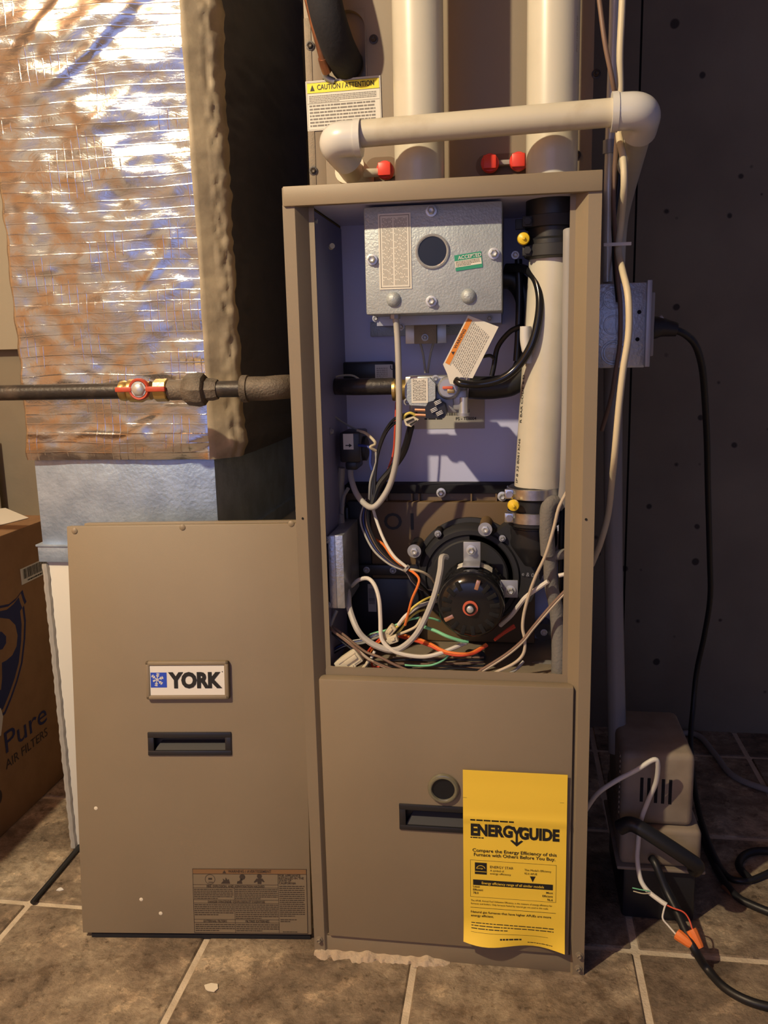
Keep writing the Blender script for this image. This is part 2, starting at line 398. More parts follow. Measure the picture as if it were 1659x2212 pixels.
# tile edges slightly uneven
for q in tm.vertices:
    if q.co.z > -.005: q.co.x += random.uniform(-.0006, .0006); q.co.y += random.uniform(-.0006, .0006)
for i in range(-7, 4):
    for j in range(-8, 3):
        cx = -.011+.304*i-0.0; cy = .2095+.304*j
        inst('tile', tm, (cx, cy+0.0, random.uniform(-.0004, .0003)), fl)
wb = B()
wb.box((-2.9, .78, -.05), (.507, .95, 2.3), 'concrete').box((.511, .78, -.05), (1.6, .95, 2.3), 'concrete').box((.5, .784, -.05), (.52, .93, 2.3), 'dark_hollow')
wb.make('wall_back', kind='structure')
B().box((-2.9, .752, .851), (-.44, .781, 2.3), 'upper_wall').make('trim_1', kind='structure')
B().box((-2.9, -3.0, -.05), (-2.75, .95, 2.3), 'wall_warm').make('wall_left', kind='structure')
# unseen front wall, its colour bands invented for the foil's reflections
wf = B(); wf.box((-2.9, -3.0, -.05), (-1.98, -2.85, 2.3), 'wall_warm').box((-1.98, -2.98, -.05), (-1.32, -2.85, 2.3), 'wall_pale').box((-1.32, -3.0, -.05), (-1.16, -2.82, 2.3), 'wall_dark')
wf.make('wall_front', kind='structure')
w2 = B(); w2.box((-1.16, -2.9, -.05), (1.6, -2.8, .43), 'wall_dark').box((-1.16, -2.9, 1.87), (1.6, -2.8, 2.3), 'wall_dark').box((.82, -2.9, .43), (1.6, -2.8, 1.87), 'wall_dark').box((-1.16, -2.9, .43), (-1.12, -2.8, 1.87), 'wall_dark').box((-.17, -2.85, .43), (-.13, -2.8, 1.87), 'wall_dark')
w2.make('fill_opening', kind='structure')  # wall section with an opening invented for the blue fill light
cl = B().box((-2.9, -3.0, 2.28), (1.6, .95, 2.34), 'wood').make('ceiling', kind='structure')
for i in range(9):
    B().box((-2.85+.42*i, -3.0, 2.1), (-2.81+.42*i, .78, 2.28), 'wood').make('joist', cl)
# mortar smear along the furnace foot
mb = B(); P = []
n = 140
vs = []
for i in range(n+1):
    x = .0+.19*i/n
    a = noise.noise(V((x*40, 1, 0))); fd = min(1, (n-i)/14); w_ = fd*(.002+.009*abs(noise.noise(V((x*23, 3, 0))))+.008*abs(a)+.004*noise.noise(V((x*150, 8, 0)))); h_ = fd*(.003+.005*noise.noise(V((x*60, 5, 0))))-.001*(1-fd)
    vs += [(x, .006, -.001), (x, .004, h_+.002), (x, -.004-w_*.4, h_), (x, -.003-w_*1.5, -.001)]
mb.add(vs, [[i*4+j, i*4+j+1, (i+1)*4+j+1, (i+1)*4+j] for i in range(n) for j in range(3)], 'mortar')
mb.make('mortar_ridge', fl, label='pale mortar smear along the foot of the furnace')
# ================================================================ FURNACE
H = 1.0236; W = .37; D = .62
fur = thing('furnace', (.185, .3, 0), 'tall tan gas furnace with its upper door off, wiring and blower exposed', 'furnace')
b = B()
b.box((0, .0012, 0), (.0016, D, H-.001), 'tan_paint').box((W-.0016, .0012, 0), (W, D, H-.001), 'tan_paint')
b.box((0, D-.002, 0), (W, D, H-.001), 'tan_paint')
b.make('cabinet_shell', fur)
def post(sgn, x0):
    b = B(); pr = [(0, 0), (.0148, 0), (.0160, .0012), (.0275, .018), (.034, .018), (.034, .0195), (.0262, .0195), (.0145, .003), (0, .003)]
    vs = [(x0+sgn*p[0], p[1], z) for z in (.0, 1.003) for p in pr]; k = len(pr)
    b.add(vs, [[i, (i+1) % k, (i+1) % k+k, i+k] for i in range(k)]+[list(range(k)), list(range(k, 2*k))], 'tan_paint')
    b.make('corner_post', fur, ang=20)
post(1, 0); post(-1, W)
b = B(); b.box((.002, -.0035, 1.001), (W, .006, H), 'tan_paint', bev=.0012); b.box((.002, .0, H-.0015), (W, D, H), 'tan_paint')
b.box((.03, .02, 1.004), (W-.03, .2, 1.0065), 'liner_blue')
b.make('top_cap', fur)
b = B(); b.box((.0165, .0035, .0), (W-.0165, .0052, .0285), 'tan_paint', bev=.0006); b.box((.0165, .0035, .0270), (W-.0165, .02, .0285), 'tan_paint')
b.make('base_rail', fur)
for u, v in ((690, 2029), (691, 2056), (1251, 2063), (1249, 2091)):
    inst('screw', SC_P, at(u, v, .0), fur)
for u, v in ((654, 1120), (1266, 1122)):
    B().cyl(at(u, v, -.0004), at(u, v, .0004), .0016, 'dark_hollow', n=12).make('screw_hole', fur)
# interior liner
b = B(); b.box((.030, .0195, .405), (.0312, .2, 1.0), 'liner_shaded'); b.make('side_liner', fur)
b = B(); b.box((W-.0312, .0195, .405), (W-.030, .2, 1.0), 'liner_shaded'); b.make('side_liner', fur)
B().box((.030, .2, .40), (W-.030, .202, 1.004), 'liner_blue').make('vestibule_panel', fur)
B().box((.02, .0205, .400), (W-.02, .2, .4035), 'tan_dusty', bev=.001).make('compartment_shelf', fur)
# lower door
hc = at(862, 1735, -.001); hc2 = at(862, 1790, -.001); hzc, hhh = (hc.z+hc2.z)/2, hc.z-hc2.z
ld = holed((.0215, -.001, .0295), (.3495, .0165, .409), (hc.x+.0065, hc.x+.0935, hzc-hhh/2+.005, hzc+hhh/2-.005), 'tan_paint', .0016)
lip = [(.0, 0), (.005, .0105), (.010, .0125), (.017, .0115), (.3, .0115), (.318, .0105), (.3245, .0)]
ld.prism(lip, (.0235, .018, .408), XA, ZA, .0006, 'tan_paint', back=.0009)
LD = ld.make('lower_door', fur)
def recess_handle(c, X, Z, parent, w=.104, h=.030):
    """black recessed pull: rim, hollow and sloping floor"""
    X, Z = V(X).normalized(), V(Z).normalized(); N = X.cross(Z); c = V(c)
    M = Matrix((X, -N, Z)).transposed().to_4x4(); M.translation = c
    b = B(); r = .008
    b.box((-w/2, -.0022, h/2-.008), (w/2, .002, h/2), 'plastic_black', .001, M)
    b.box((-w/2, -.0022, -h/2), (w/2, .002, -h/2+.007), 'plastic_black', .001, M)
    b.box((-w/2+.0001, -.0021, -h/2+.0062), (-w/2+r+.001, .002, h/2-.0072), 'plastic_black', .001, M)
    b.box((w/2-r-.001, -.0021, -h/2+.0062), (w/2-.0001, .002, h/2-.0072), 'plastic_black', .001, M)
    x0, x1, z0, z1 = -w/2+r, w/2-r, -h/2+.006, h/2-.007
    for q in (((x0-.001, 0, z1), (x1+.001, .0125, z1+.001)), ((x0-.001, 0, z0-.001), (x1+.001, .002, z0)), ((x0-.001, 0, z0), (x0, .0125, z1)), ((x1, 0, z0), (x1+.001, .0125, z1)), ((x0, .0118, z0), (x1, .0125, z1))): b.box(*q, 'plastic_black', 0, M)
    vs = [M @ V(p) for p in ((x0, .0005, z0), (x1, .0005, z0), (x1-.001, .0115, z0+(z1-z0)*.62), (x0+.010, .0115, z0+(z1-z0)*.62), (x0, .0115, z0))]
    b.add(vs, [[0, 1, 2, 3], [0, 3, 4]], 'plastic_black2')
    return b.make('door_handle', parent)
recess_handle((hc.x+.050, -.0012, (hc.z+hc2.z)/2), XA, ZA, LD, w=.1, h=hc.z-hc2.z)
sg = at(958, 1703, -.002)
b = B(); b.lathe(sg, (0, -1, 0), [(0, .0208), (.0015, .0208), (.0035, .0195), (.0042, .0172), (.0032, .0150), (.0016, .0148)], 'smoky_clear', 36, cap=False)
b.lathe(sg+V((0, 0, 0)), (0, -1, 0), [(.0001, .0148), (.0014, .0148), (.0015, 0)], 'glass_dark', 36)
b.lathe(sg, (0, -1, 0), [(.0, .0195), (.0046, .0183), (.005, .0170), (.0046, .0158), (.002, .0150)], 'smoky_clear', 36, cap=False)
b.make('sight_glass', LD)
# ---- control box
x0, x1 = .0925, .2585; z0, z1 = at(930, 676, .03).z, 1.001
cb = B().box((x0, .03, z0), (x1, .17, z1), 'box_grey', bev=.0022, seg=2)
CBX = cb.make('control_box', fur)
for u, v in ((932, 456), (804, 561), (1067, 548), (932, 651)): inst('screw', SC_M, at(u, v, .0295), CBX)
for u, v in ((850, 647), (1012, 640)):
    B().lathe(at(u, v, .030), (0, -1, 0), [(0, .0092), (.002, .0088), (.0045, .0068), (.006, .004), (.0066, 0)], 'box_grey', 24).make('hole_plug', CBX)
c0 = at(934, 543, .03)
b = B(); b.lathe(c0, (0, -1, 0), [(0, .0205), (.0018, .0205), (.003, .0188), (.0022, .0172)], 'clear_plastic', 40, cap=False); b.make('window_ring', CBX)
b = B(); b.lathe(c0, (0, -1, 0), [(0, .0174), (.001, .0174), (.0011, 0)], 'glass_dark', 40); b.make('window_pane', CBX)
p0, p1 = at(820, 626, .0295), at(887, 459, .0295)
s = Sheet((p0.x, .0296, p0.z), XA, ZA); w_, h_ = p1.x-p0.x, p1.z-p0.z
s.slab(0, 0, w_, h_, 'paper'); s.frame(.002, .002, w_-.002, h_-.002, .0007, 'print_grey')
s2 = 0
# text of this label runs sideways: thin vertical bars
for cx0, cx1 in ((.005, .0165), (.0195, w_-.005)):
    x = cx0
    while x < cx1:
        z = .005
        while z < h_-.006:
            ll = random.uniform(.002, .009); s.rect(x, z, x+.0007, min(z+ll, h_-.005), 'print_soft', .0006); z += ll+.0012
        x += .0016
s.make('instruction_label', CBX)
p0 = at(985, 586, .0295); p1 = at(1043, 577, .0295); X = V((p1.x-p0.x, 0, p1.z-p0.z))
s = Sheet((p0.x, .0296, p0.z), X, V((-X.z, 0, X.x))); w_ = X.length; h_ = .0185
s.slab(0, 0, w_, h_, 'green_print'); s.rect(.0, .0042, w_-.0008, .0115, 'paper', .0006)
s.text('ACCEPTED', w_/2+.002, .0128, .0042, 'white_print', w=w_*.86, al='c', bold=.01); s.fine(.001, w_-.002, .011, .0048, 4, 'print_soft')
s.make('inspection_sticker', CBX)
# brackets below the control box
b = B(); b.box((x0+.002, .1, z0-.012), (x1-.002, .1995, z0-.0002), 'zinc_dull'); b.make('box_bracket', fur)
b = B(); p0, p1 = at(800, 727, .19), at(1000, 690, .19); b.box((p0.x, .19, p0.z), (p1.x, .1995, p1.z), 'box_grey', .001); b.make('mounting_plate', fur)
for u, v in ((866, 706), (812, 688), (1057, 688)): inst('screw', SC_D, at(u, v, .1), fur)
b = B(); p0, p1 = at(876, 743, .14), at(964, 697, .14); b.box((p0.x, .14, p0.z), (p1.x, .143, p1.z), 'zinc', .0006); b.box((p0.x, .143, p1.z-.004), (p1.x, .19, p1.z-.001), 'zinc_dull')
p0, p1 = at(895, 743, .13), at(943, 693, .13); b.box((p0.x, .128, p0.z), (p1.x, .1405, p1.z), 'tan_dusty', .001)
CN = b.make('sensor_bracket', fur)
inst('screw', SC_D, at(918, 729, .128), CN)
def wire(name, pts, r, m, parent=fur, label=None, n=8, y=None, **k):
    P = [at(*p) if len(p) == 3 else at(p[0], p[1], y) for p in pts]
    bb = B(); bb.tube(P, r, m, n=n, **k); return bb.make(name, parent, label=label)
wire('wire', [(908, 742), (914, 765), (918, 795), (919, 806)], .0016, 'w_grey', y=.15)
wire('wire', [(936, 742), (930, 765), (925, 795), (924, 806)], .0016, 'w_grey', y=.15)
# ---- black module plate behind the gas line
b = B(); p0, p1 = at(739, 828, .185), at(851, 780, .185); b.box((p0.x, .183, p0.z), (p1.x, .1995, p1.z), 'plastic_black', .004)
MOD = b.make('ignition_module', fur)
p0, p1 = at(811, 825, .183), at(848, 787, .183); s = Sheet((p0.x, .1828, p0.z), XA, ZA); s.slab(0, 0, p1.x-p0.x, p1.z-p0.z, 'paper')
s.text('UL', .022, .017, .006, 'print_black', bold=.02); s.fine(.002, .018, p1.z-p0.z-.004, .004, 6, 'print_soft'); s.make('rating_label', MOD)
# barcode sticker on the panel
p0, p1 = at(885, 927, .1995), at(1047, 862, .1995); s = Sheet((p0.x, .1996, p0.z), XA, ZA); w_, h_ = p1.x-p0.x, p1.z-p0.z
s.slab(0, 0, w_, h_, 'paper_grey'); s.barcode(.02, .019, w_*.8, .028, 'print_black'); s.text('PS - TE8004', w_*.62, .0125, .0042, 'print_black', bold=.01); s.fine(.022, .065, .017, .012, 1, 'print_black')
s.make('barcode_sticker', fur)
# ---- GAS VALVE
gv = B(); p0, p1 = at(892, 890, .10), at(1018, 806, .10)
gv.box((p0.x, .075, p0.z), (p1.x-.006, .125, p1.z-.012), 'zinc_dull', .003)
gv.box((p0.x-.006, .07, p1.z-.016), (p1.x-.025, .12, p1.z-.002), 'zinc', .002)
gv.box((p1.x-.022, .066, p0.z+.004), (p1.x-.004, .085, p0.z+.030), 'zinc_dull', .003)
GV = gv.make('gas_valve', fur)
def px_prism(b, pts, y, d, m, back=0):
    P = [at(u, v, y) for u, v in pts]; o = P[0]
    return b.prism([(p.x-o.x, p.z-o.z) for p in P], (o.x, y, o.z), XA, ZA, d, m, back)
b = B(); px_prism(b, [(886, 818), (930, 815), (942, 828), (942, 860), (926, 876), (888, 874), (877, 855), (877, 833)], .066, .012, 'box_grey', back=.01); GC = b.make('valve_cover', GV, label='blue grey octagonal cover')
b = B(); p0, p1 = at(889, 871, .053), at(924, 817, .053); s = Sheet((p0.x, .0536, p0.z), XA, ZA); s.slab(0, 0, p1.x-p0.x, p1.z-p0.z, 'paper', .0003)
for i in range(9):
    z = .003
    while z < p1.z-p0.z-.004:
        ll = random.uniform(.001, .004); s.rect(.0022+i*.0019, z, .0031+i*.0019, z+ll, 'print_grey', .0005); z += ll+.001
s.make('cover_label', GV)
kc = at(969, 838, .06)
b = B(); b.lathe(kc+V((0, .008, 0)), (0, -1, 0), [(0, .0150), (.006, .0150), (.010, .0135), (.012, .0118)], 'clear_plastic', 28)
b.lathe(kc, (0, -1, 0), [(0, .0115), (.006, .011), (.0065, 0)], 'zinc_dull', 20); b.box((kc.x-.007, kc.y-.009, kc.z-.001), (kc.x+.006, kc.y-.0062, kc.z+.0025), 'red_ring', .0006)
b.box((kc.x-.001, kc.y-.009, kc.z-.006), (kc.x+.008, kc.y-.0062, kc.z-.0015), 'brass', .0006); b.make('valve_knob', GV)
b = B(); px_prism(b, [(926, 868), (945, 862), (962, 872), (966, 890), (960, 902), (922, 902), (920, 880)], .062, .012, 'plastic_black', back=.012); TB = b.make('terminal_block', GV)
for u, v in ((946, 869), (938, 885), (950, 892)):
    c = at(u, v, .05); b = B()
    for q in range(3): b.box((-.0045, -.0035, -.0024+q*.0018), (.0045, .002, -.0014+q*.0018), 'zinc', .0003, Matrix.Translation(c) @ Matrix.Rotation(-.45, 4, 'Y'))
    b.make('terminal', TB)
for v in (885, 896): wire('prong', [(896, v), (921, v+1)], .0019, 'copper_bright', GV, y=.055)
b = B(); c = at(1001, 868, .07); b.cyl(c+V((0, 0, -.014)), c+V((0, 0, .006)), .0062, 'zinc', n=16); b.cyl(c+V((0, 0, .006)), c+V((0, 0, .011)), .003, 'zinc', n=10); b.cyl(c+V((0, 0, -.018)), c+V((0, 0, -.014)), .0085, 'zinc_dull', n=16); b.make('pressure_tap', GV)
for u, v in ((941, 818), (880, 868)): inst('screw', SC_D, at(u, v, .066), GV)
b = B(); c = at(868, 842, .1)
b.lathe(V((c.x-.012, .1, c.z)), XA, [(0, .0145), (.004, .0150), (.005, .0135), (.020, .0135), (.022, .012)], 'brass', 28)
b.cyl(V((c.x+.008, .1, c.z)), V((c.x+.03, .1, c.z)), .0155, 'tan_dusty', n=8); b.make('inlet_fitting', GV)
# wires by the valve
b = B(); px_prism(b, [(873, 905), (895, 898), (906, 905), (890, 921), (878, 918)], .06, .008, 'cream_plastic'); px_prism(b, [(877, 910), (893, 903), (895, 906), (879, 914)], .0515, .001, 'print_black'); px_prism(b, [(884, 916), (900, 907), (901, 910), (887, 919)], .0515, .001, 'print_black'); PL = b.make('wire_plug', fur)
wire('wire', [(872, 905, .055), (875, 897, .053), (886, 892, .053), (898, 897, .055)], .0017, 'w_yellow')
wire('wire', [(897, 896, .06), (872, 896, .07), (845, 912, .08), (822, 955, .09), (812, 1010, .09), (808, 1075, .085)], .0021, 'w_black')
wire('wire', [(900, 893, .06), (868, 905, .075), (838, 928, .085), (818, 975, .09), (806, 1040, .09), (802, 1085, .085)], .0021, 'w_black')
wire('wire', [(888, 920, .07), (872, 975, .085), (845, 1015, .09), (818, 1050, .09), (803, 1095, .085)], .0048, 'w_black')
wire('wire', [(856, 868, .12), (853, 930, .12), (848, 985, .12), (825, 1045, .11), (810, 1075, .1)], .0014, 'w_red')
wire('wire', [(738, 830, .12), (725, 815, .13), (760, 811, .12), (785, 826, .11)], .0014, 'w_cream')
wire('wire', [(693, 862, .05), (712, 890, .1), (745, 915, .14), (775, 930, .14)], .0013, 'w_grey')
wire('wire', [(772, 930, .11), (790, 936, .1), (808, 952, .09), (810, 960, .09), (800, 966, .085), (812, 974, .09)], .0020, 'w_cream')
wire('wire', [(812, 974, .09), (812, 1000, .09), (800, 1040, .09), (797, 1080, .09)], .0016, 'w_grey')
wire('wire', [(775, 962, .1), (795, 965, .09), (801, 975, .09), (800, 1000, .09), (804, 1015, .09)], .0019, 'w_blue')
# pressure switch
b = B(); p0, p1 = at(735, 1012, .10), at(778, 934, .10); b.box((p0.x, .10, p0.z+.008), (p1.x, .16, p1.z), 'plastic_black', .003); b.box((p0.x+.006, .105, p0.z-.003), (p1.x-.006, .15, p0.z+.009), 'plastic_black', .003)
b.lathe(V((p1.x-.002, .125, (p0.z+p1.z)/2)), XA, [(0, .017), (.006, .017), (.008, .012)], 'plastic_black2', 24)
PS = b.make('rollout_relay', fur)
p0, p1 = at(742, 971, .0995), at(763, 937, .0995); s = Sheet((p0.x, .0994, p0.z), XA, ZA); w_, h_ = p1.x-p0.x, p1.z-p0.z
s.slab(0, 0, w_, h_, 'paper'); s.rect(.003, .0048, w_-.005, .0062, 'print_black', .0006); s.poly([(w_-.006, .0028), (w_-.002, .0055), (w_-.006, .0082)], 'print_black'); s.make('arrow_label', PS)
# grey cable from the box down to the switch
wire('cable', [(853, 675, .045), (858, 720, .047), (861, 800, .047), (862, 900, .05), (858, 980, .055), (845, 1040, .06), (825, 1078, .06), (805, 1096, .06), (785, 1086, .075), (768, 1062, .09), (758, 1030, .105), (757, 1008, .115)], .0040, 'conduit_grey', label='grey round cable running down from the control box', n=12)
b = B(); c = at(853, 678, .045); b.cyl(c-V((0, 0, .006)), c+V((0, 0, .004)), .0066, 'zinc_dull', n=8); b.make('cable_clamp', fur)
wire('cable', [(738, 1010, .125), (735, 1060, .13), (736, 1100, .13), (738, 1140, .11)], .0048, 'w_grey', label='dark grey cable dropping behind the switch')
wire('cable', [(752, 1055, .12), (742, 1075, .125), (739, 1110, .12)], .0026, 'w_grey')
b = B(); c = at(715, 534, .08); b.cyl(c, c+V((.003, -.006, .001)), .0035, 'cream_plastic', n=10); b.make('wire_clip', fur)
for u, v in ((675, 491), (721, 932)): inst('screw', SC_D, at(u, v, .06)*0+V((.0315, at(u, v, .08).y if u > 700 else .03, at(u, v, .08).z)), fur, rot=(0, 0, math.pi/2))
# ---- collector box (brown plastic)
p0, p1 = at(757, 1400, .17), at(1112, 1047, .17)
b = B(); yb = .17
zt = p1.z; xl, xr = p0.x, p1.x
b.box((xl, .165, zt-.012), (xr, .1995, zt), 'foam_black', .001)
b.box((xl, .172, .4045), (xr+.03, .1995, zt-.006), 'plastic_brown', .002)
zr = at(930, 1082, .165).z
b.box((xl+.004, .160, .47), (at(800, 1100, .16).x, .173, zr), 'plastic_black2', .002)
b.box((at(800, 1100, .16).x, .158, .50), (xr-.004, .173, zr), 'plastic_brown', .003)
for u in (836, 890, 905, 1018, 1072):
    p = at(u, 1070, .165); b.box((p.x-.0012, .163, zr-.001), (p.x+.0012, .173, zt-.012), 'plastic_brown')
CO = b.make('collector_box', fur, label='brown plastic collector box behind the blower')
s = Sheet(at(830, 1143, .158)+V((0, -.0006, 0)), XA, ZA); s.text('O I', .0, .0, .024, 'plastic_black2', bold=.01, l=.0005); s.make('raised_lettering', CO)
for u, v in ((953, 1064), (1085, 1072), (742, 1105)): inst('screw', SC_M, at(u, v, .163), CO)
b = B(); p0, p1 = at(757, 1242, .15), at(905, 1222, .15); b.box((p0.x, .15, p0.z), (p1.x, .172, p1.z), 'plastic_black', .0015)
b.box((p0.x, .155, .405), (at(905, 1300, .155).x, .17, p0.z-.006), 'plastic_black', .002); b.box((p0.x-.008, .15, .42), (p0.x, .19, zt-.03), 'plastic_black', .002); BR = b.make('drain_trap_housing', fur)
for u, v in ((792, 1231), (849, 1232), (765, 1225)): inst('screw', SC_D, at(u, v, .15), BR)
p0, p1 = at(796, 1321, .1545), at(812, 1262, .1545); s = Sheet((p0.x, .1546, p0.z), XA, ZA); s.slab(0, 0, p1.x-p0.x, p1.z-p0.z, 'paper_grey')
z = .012
while z < p1.z-p0.z-.006: s.rect(.001, z, p1.x-p0.x-.002, z+.0008, 'print_black', .0006); z += random.choice((.0014, .002))
s.make('barcode_sticker', fur)
# junction box on the left
p0, p1 = at(699, 1315, .03), at(740, 1157, .03)
b = B(); xl = .0345; b.box((xl, .032, p0.z), (p1.x, .14, p1.z), 'galvanized', .0015); JB = b.make('junction_box', fur)
B().box((xl-.001, .0305, p0.z+.001), (xl+.008, .033, p1.z-.001), 'galvanized', .0004).make('box_lid_flange', JB)
for u, v in ((704, 1166), (706, 1306)): inst('screw', SC_D, V((at(u, v, .03).x+.001, .0295, at(u, v, .03).z)), JB)
# ---- INDUCER BLOWER
mc = at(1016, 1313, .022); hc = V((mc.x-.006, .12, mc.z+.012)); R = .074
b = B()
b.lathe(V((hc.x, .158, hc.z)), (0, -1, 0), [(0, R+.006), (.006, R+.006), (.007, R), (.030, R-.001), (.036, R-.006), (.036, R-.012), (.033, R-.014), (.033, R-.020), (.035, R-.022), (.035, 0)], 'plastic_black2', 56)
# volute outlet toward the upper right
oc = at(1150, 1175, .10); 
b.prism([(0, R-.002), (.030, R-.006), (.052, .085), (.052, .104), (.098, .104), (.106, .07), (.104, .02), (.085, -.025), (.05, -.045), (0, -.03)], (hc.x, .155, hc.z-.008), XA, ZA, .03, 'plastic_black2')
IN = b.make('inducer_housing', fur, label='round black blower housing with outlet to the upper right')
neck0 = at(1153, 1180, .085); neck1 = at(1150, 1125, .085)
b = B(); b.lathe(V((neck0.x, .095, neck0.z-.028)), ZA, [(0, .012), (.026, .0295), (.030, .031), (.052, .031), (.052, .0295), (.075, .0295)], 'plastic_black', 40)
b.make('outlet_neck', IN)
for u, v in ((1170, 1238),): 
    s = Sheet(at(1127, 1243, .123)+V((0, -.0, 0)), V((1, 0, -.12)), ZA); s.text('e & 0  1 e 2', 0, 0, .0055, 'zinc_dull', bold=0, l=.0009); s.make('moulded_lettering', IN)
# motor
b = B(); rm = .0425; yb = .118
b.lathe(V((mc.x, yb, mc.z)), (0, -1, 0), [(0, rm-.008), (.004, rm-.002), (.008, rm), (.066, rm), (.068, rm-.001), (.068, rm+.0012), (.083, rm+.0012), (.090, rm-.002), (.094, rm-.009), (.0955, rm-.014)], 'black_gloss', 56)
MO = b.make('blower_motor', fur, label='black cylindrical blower motor with slotted end')
for k in range(16):   # end slots
    a = 2*math.pi*k/16+.1
    if k in (4,): continue
    d = V((math.cos(a), 0, math.sin(a))); M = Matrix.Translation(V((mc.x, yb-.0935, mc.z))+d*.0315) @ Matrix.Rotation(-a, 4, 'Y')
    B().box((-.0065, -.0026, -.0026), (.0062, .002, .0026), 'dark_hollow' if k not in (3, 9) else 'copper_bright', .0005, M).make('end_slot', MO)
for row, yy in ((0, yb-.012), (1, yb-.058)):
    for k in range(26):
        a = 2*math.pi*k/26+row*.1
        d = V((math.cos(a), 0, math.sin(a))); M = Matrix.Translation(V((mc.x, yy, mc.z))+d*(rm-.0004)) @ Matrix.Rotation(-a, 4, 'Y')
        if math.sin(a) > -.3: B().box((-.001, -.003, -.0026), (.0011, .003, .0026), 'dark_hollow', 0, M).make('vent_slot', MO)
b = B(); b.lathe(V((mc.x, yb-.097, mc.z)), (0, -1, 0), [(0, .0098), (.0022, .0098), (.0024, .0070)], 'red_ring', 30)
b.lathe(V((mc.x, yb-.0985, mc.z)), (0, -1, 0), [(0, .0072), (.003, .0070), (.0032, .0045)], 'black_gloss', 30); b.lathe(V((mc.x, yb-.0990, mc.z)), (0, -1, 0), [(0, .0046), (.005, .0044), (.0058, .003), (.006, 0)], 'zinc', 24); b.make('shaft_bearing', MO)
# curved label on the motor
b = B(); vs = []
for i in range(17):
    a = math.radians(52+66*i/16)
    for yy in (yb-.022, yb-.047): vs.append((mc.x+math.cos(a)*(rm+.0005), yy, mc.z+math.sin(a)*(rm+.0005)))
b.add(vs, [[2*i, 2*i+1, 2*i+3, 2*i+2] for i in range(16)], 'paper')
for q in range(3):
    for i in range(14):
        if random.random() < .3: continue
        a = math.radians(62+40*i/14); a2 = a+math.radians(2.2); yy = yb-.027-.006*q
        b.add([(mc.x+math.cos(t)*(rm+.0009), y_, mc.z+math.sin(t)*(rm+.0009)) for t in (a, a2) for y_ in (yy, yy-.0012)], [[0, 1, 3, 2]], 'print_soft')
b.make('motor_label', MO)
for (ua, va, ub, vb, us, vv) in ((1001, 1213, 1038, 1171, 1018, 1188), (1080, 1291, 1119, 1254, 1103, 1275)):
    p0, p1 = at(ua, va, .083), at(ub, vb, .083); b = B(); b.box((p0.x, .0835, p0.z), (p1.x, .086, p1.z), 'zinc_dull', .0008)
    if ua < 1050: b.box((p0.x, .055, p0.z-.001), (p1.x, .0855, p0.z+.0012), 'zinc_dull', .0004)
    BK = b.make('motor_bracket', fur); inst('screw', SC_M, at(us, vv, .083), BK)
for u, v in ((895, 1190), (1048, 1143)):
    inst('bolt', BOLT, at(u, v, .108), fur)
    B().cyl(at(u, v, .108)+V((0, .002, 0)), at(u, v, .108)+V((0, .055, 0)), .0085, 'plastic_brown' if u > 1000 else 'plastic_black', n=18).make('bolt_boss', fur)
for u, v in ((946, 1153), (1085, 1163)):
    p = at(u, v, .12); b = B().cyl(p, p+V((0, .03, 0)), .005, 'plastic_black2', n=14); q = b.make('housing_lug', IN); inst('screw', SC_D, p, fur)
b = B(); p = at(1175, 1366, .14); b.cyl(p, p+V((0, .03, 0)), .013, 'plastic_black', n=20); q = b.make('bolt_boss', fur); inst('screw', SC_D, p, fur)
# ---- vent coupling with clamps (lower and upper)
def coupling(u, v0, v1, y, r, bands, cap_uv, name_l, rubber='rubber', bandm='steel_band'):
    pa, pb = at(u, v1, y), at(u-0, v0, y); c = V((pa.x, y, 0))
    b = B(); z0, z1 = pa.z, pb.z
    b.lathe(V((c.x, y, z0)), ZA, [(0, r-.002), (.002, r+.0015), ((z1-z0)*.30, r+.0015), ((z1-z0)*.34, r-.0015), ((z1-z0)*.66, r-.0015), ((z1-z0)*.70, r+.0015), (z1-z0-.002, r+.0015), (z1-z0, r-.002)], rubber, 44)
    CP = b.make('rubber_coupling', fur, label=name_l)
    for (va, vb) in bands:
        za, zb = at(u, vb, y).z, at(u, va, y).z
        b = B(); b.lathe(V((c.x, y, za)), ZA, [(0, r+.0018), (.0006, r+.0030), (zb-za-.0006, r+.0030), (zb-za, r+.0018)], bandm, 48, cap=False)
        cc = V((c.x-r*.86, y-r*.62, (za+zb)/2)); b.box(cc-V((.010, .003, .0062)), cc+V((.004, .004, .0062)), bandm, .0012)
        b.cyl(cc-V((.004, .007, 0)), cc+V((-.004, 0, 0)), .0046, bandm, n=6); b.make('band_clamp', CP)
    p = at(*cap_uv); b = B(); b.lathe(p+V((0, .002, 0)), (0, -1, 0), [(-.02, .003), (0, .003), (0, .0070), (.004, .0076), (.007, .0066), (.0085, .002), (.0105, .0018), (.0108, 0)], 'yellow_plastic', 24)
    b.make('port_cap', CP, label='yellow rubber port cap')
coupling(1152, 1048, 1134, .075, .0315, ((1050, 1073), (1100, 1124)), (1109, 1091, .04), 'black rubber coupling under the white pipe with two steel clamps')
coupling(1194, 428, 560, .07, .0315, ((468, 494), (530, 556)), (1131, 516, .045), 'black rubber coupling at the cabinet top', bandm='plastic_black2')
inst('screw', SC_D, at(1113, 551, .06), fur); b = B(); p = at(1124, 484, .06); b.box(p-V((.006, 0, .006)), p+V((.006, .006, .006)), 'plastic_black2', .001); b.make('clip', fur)
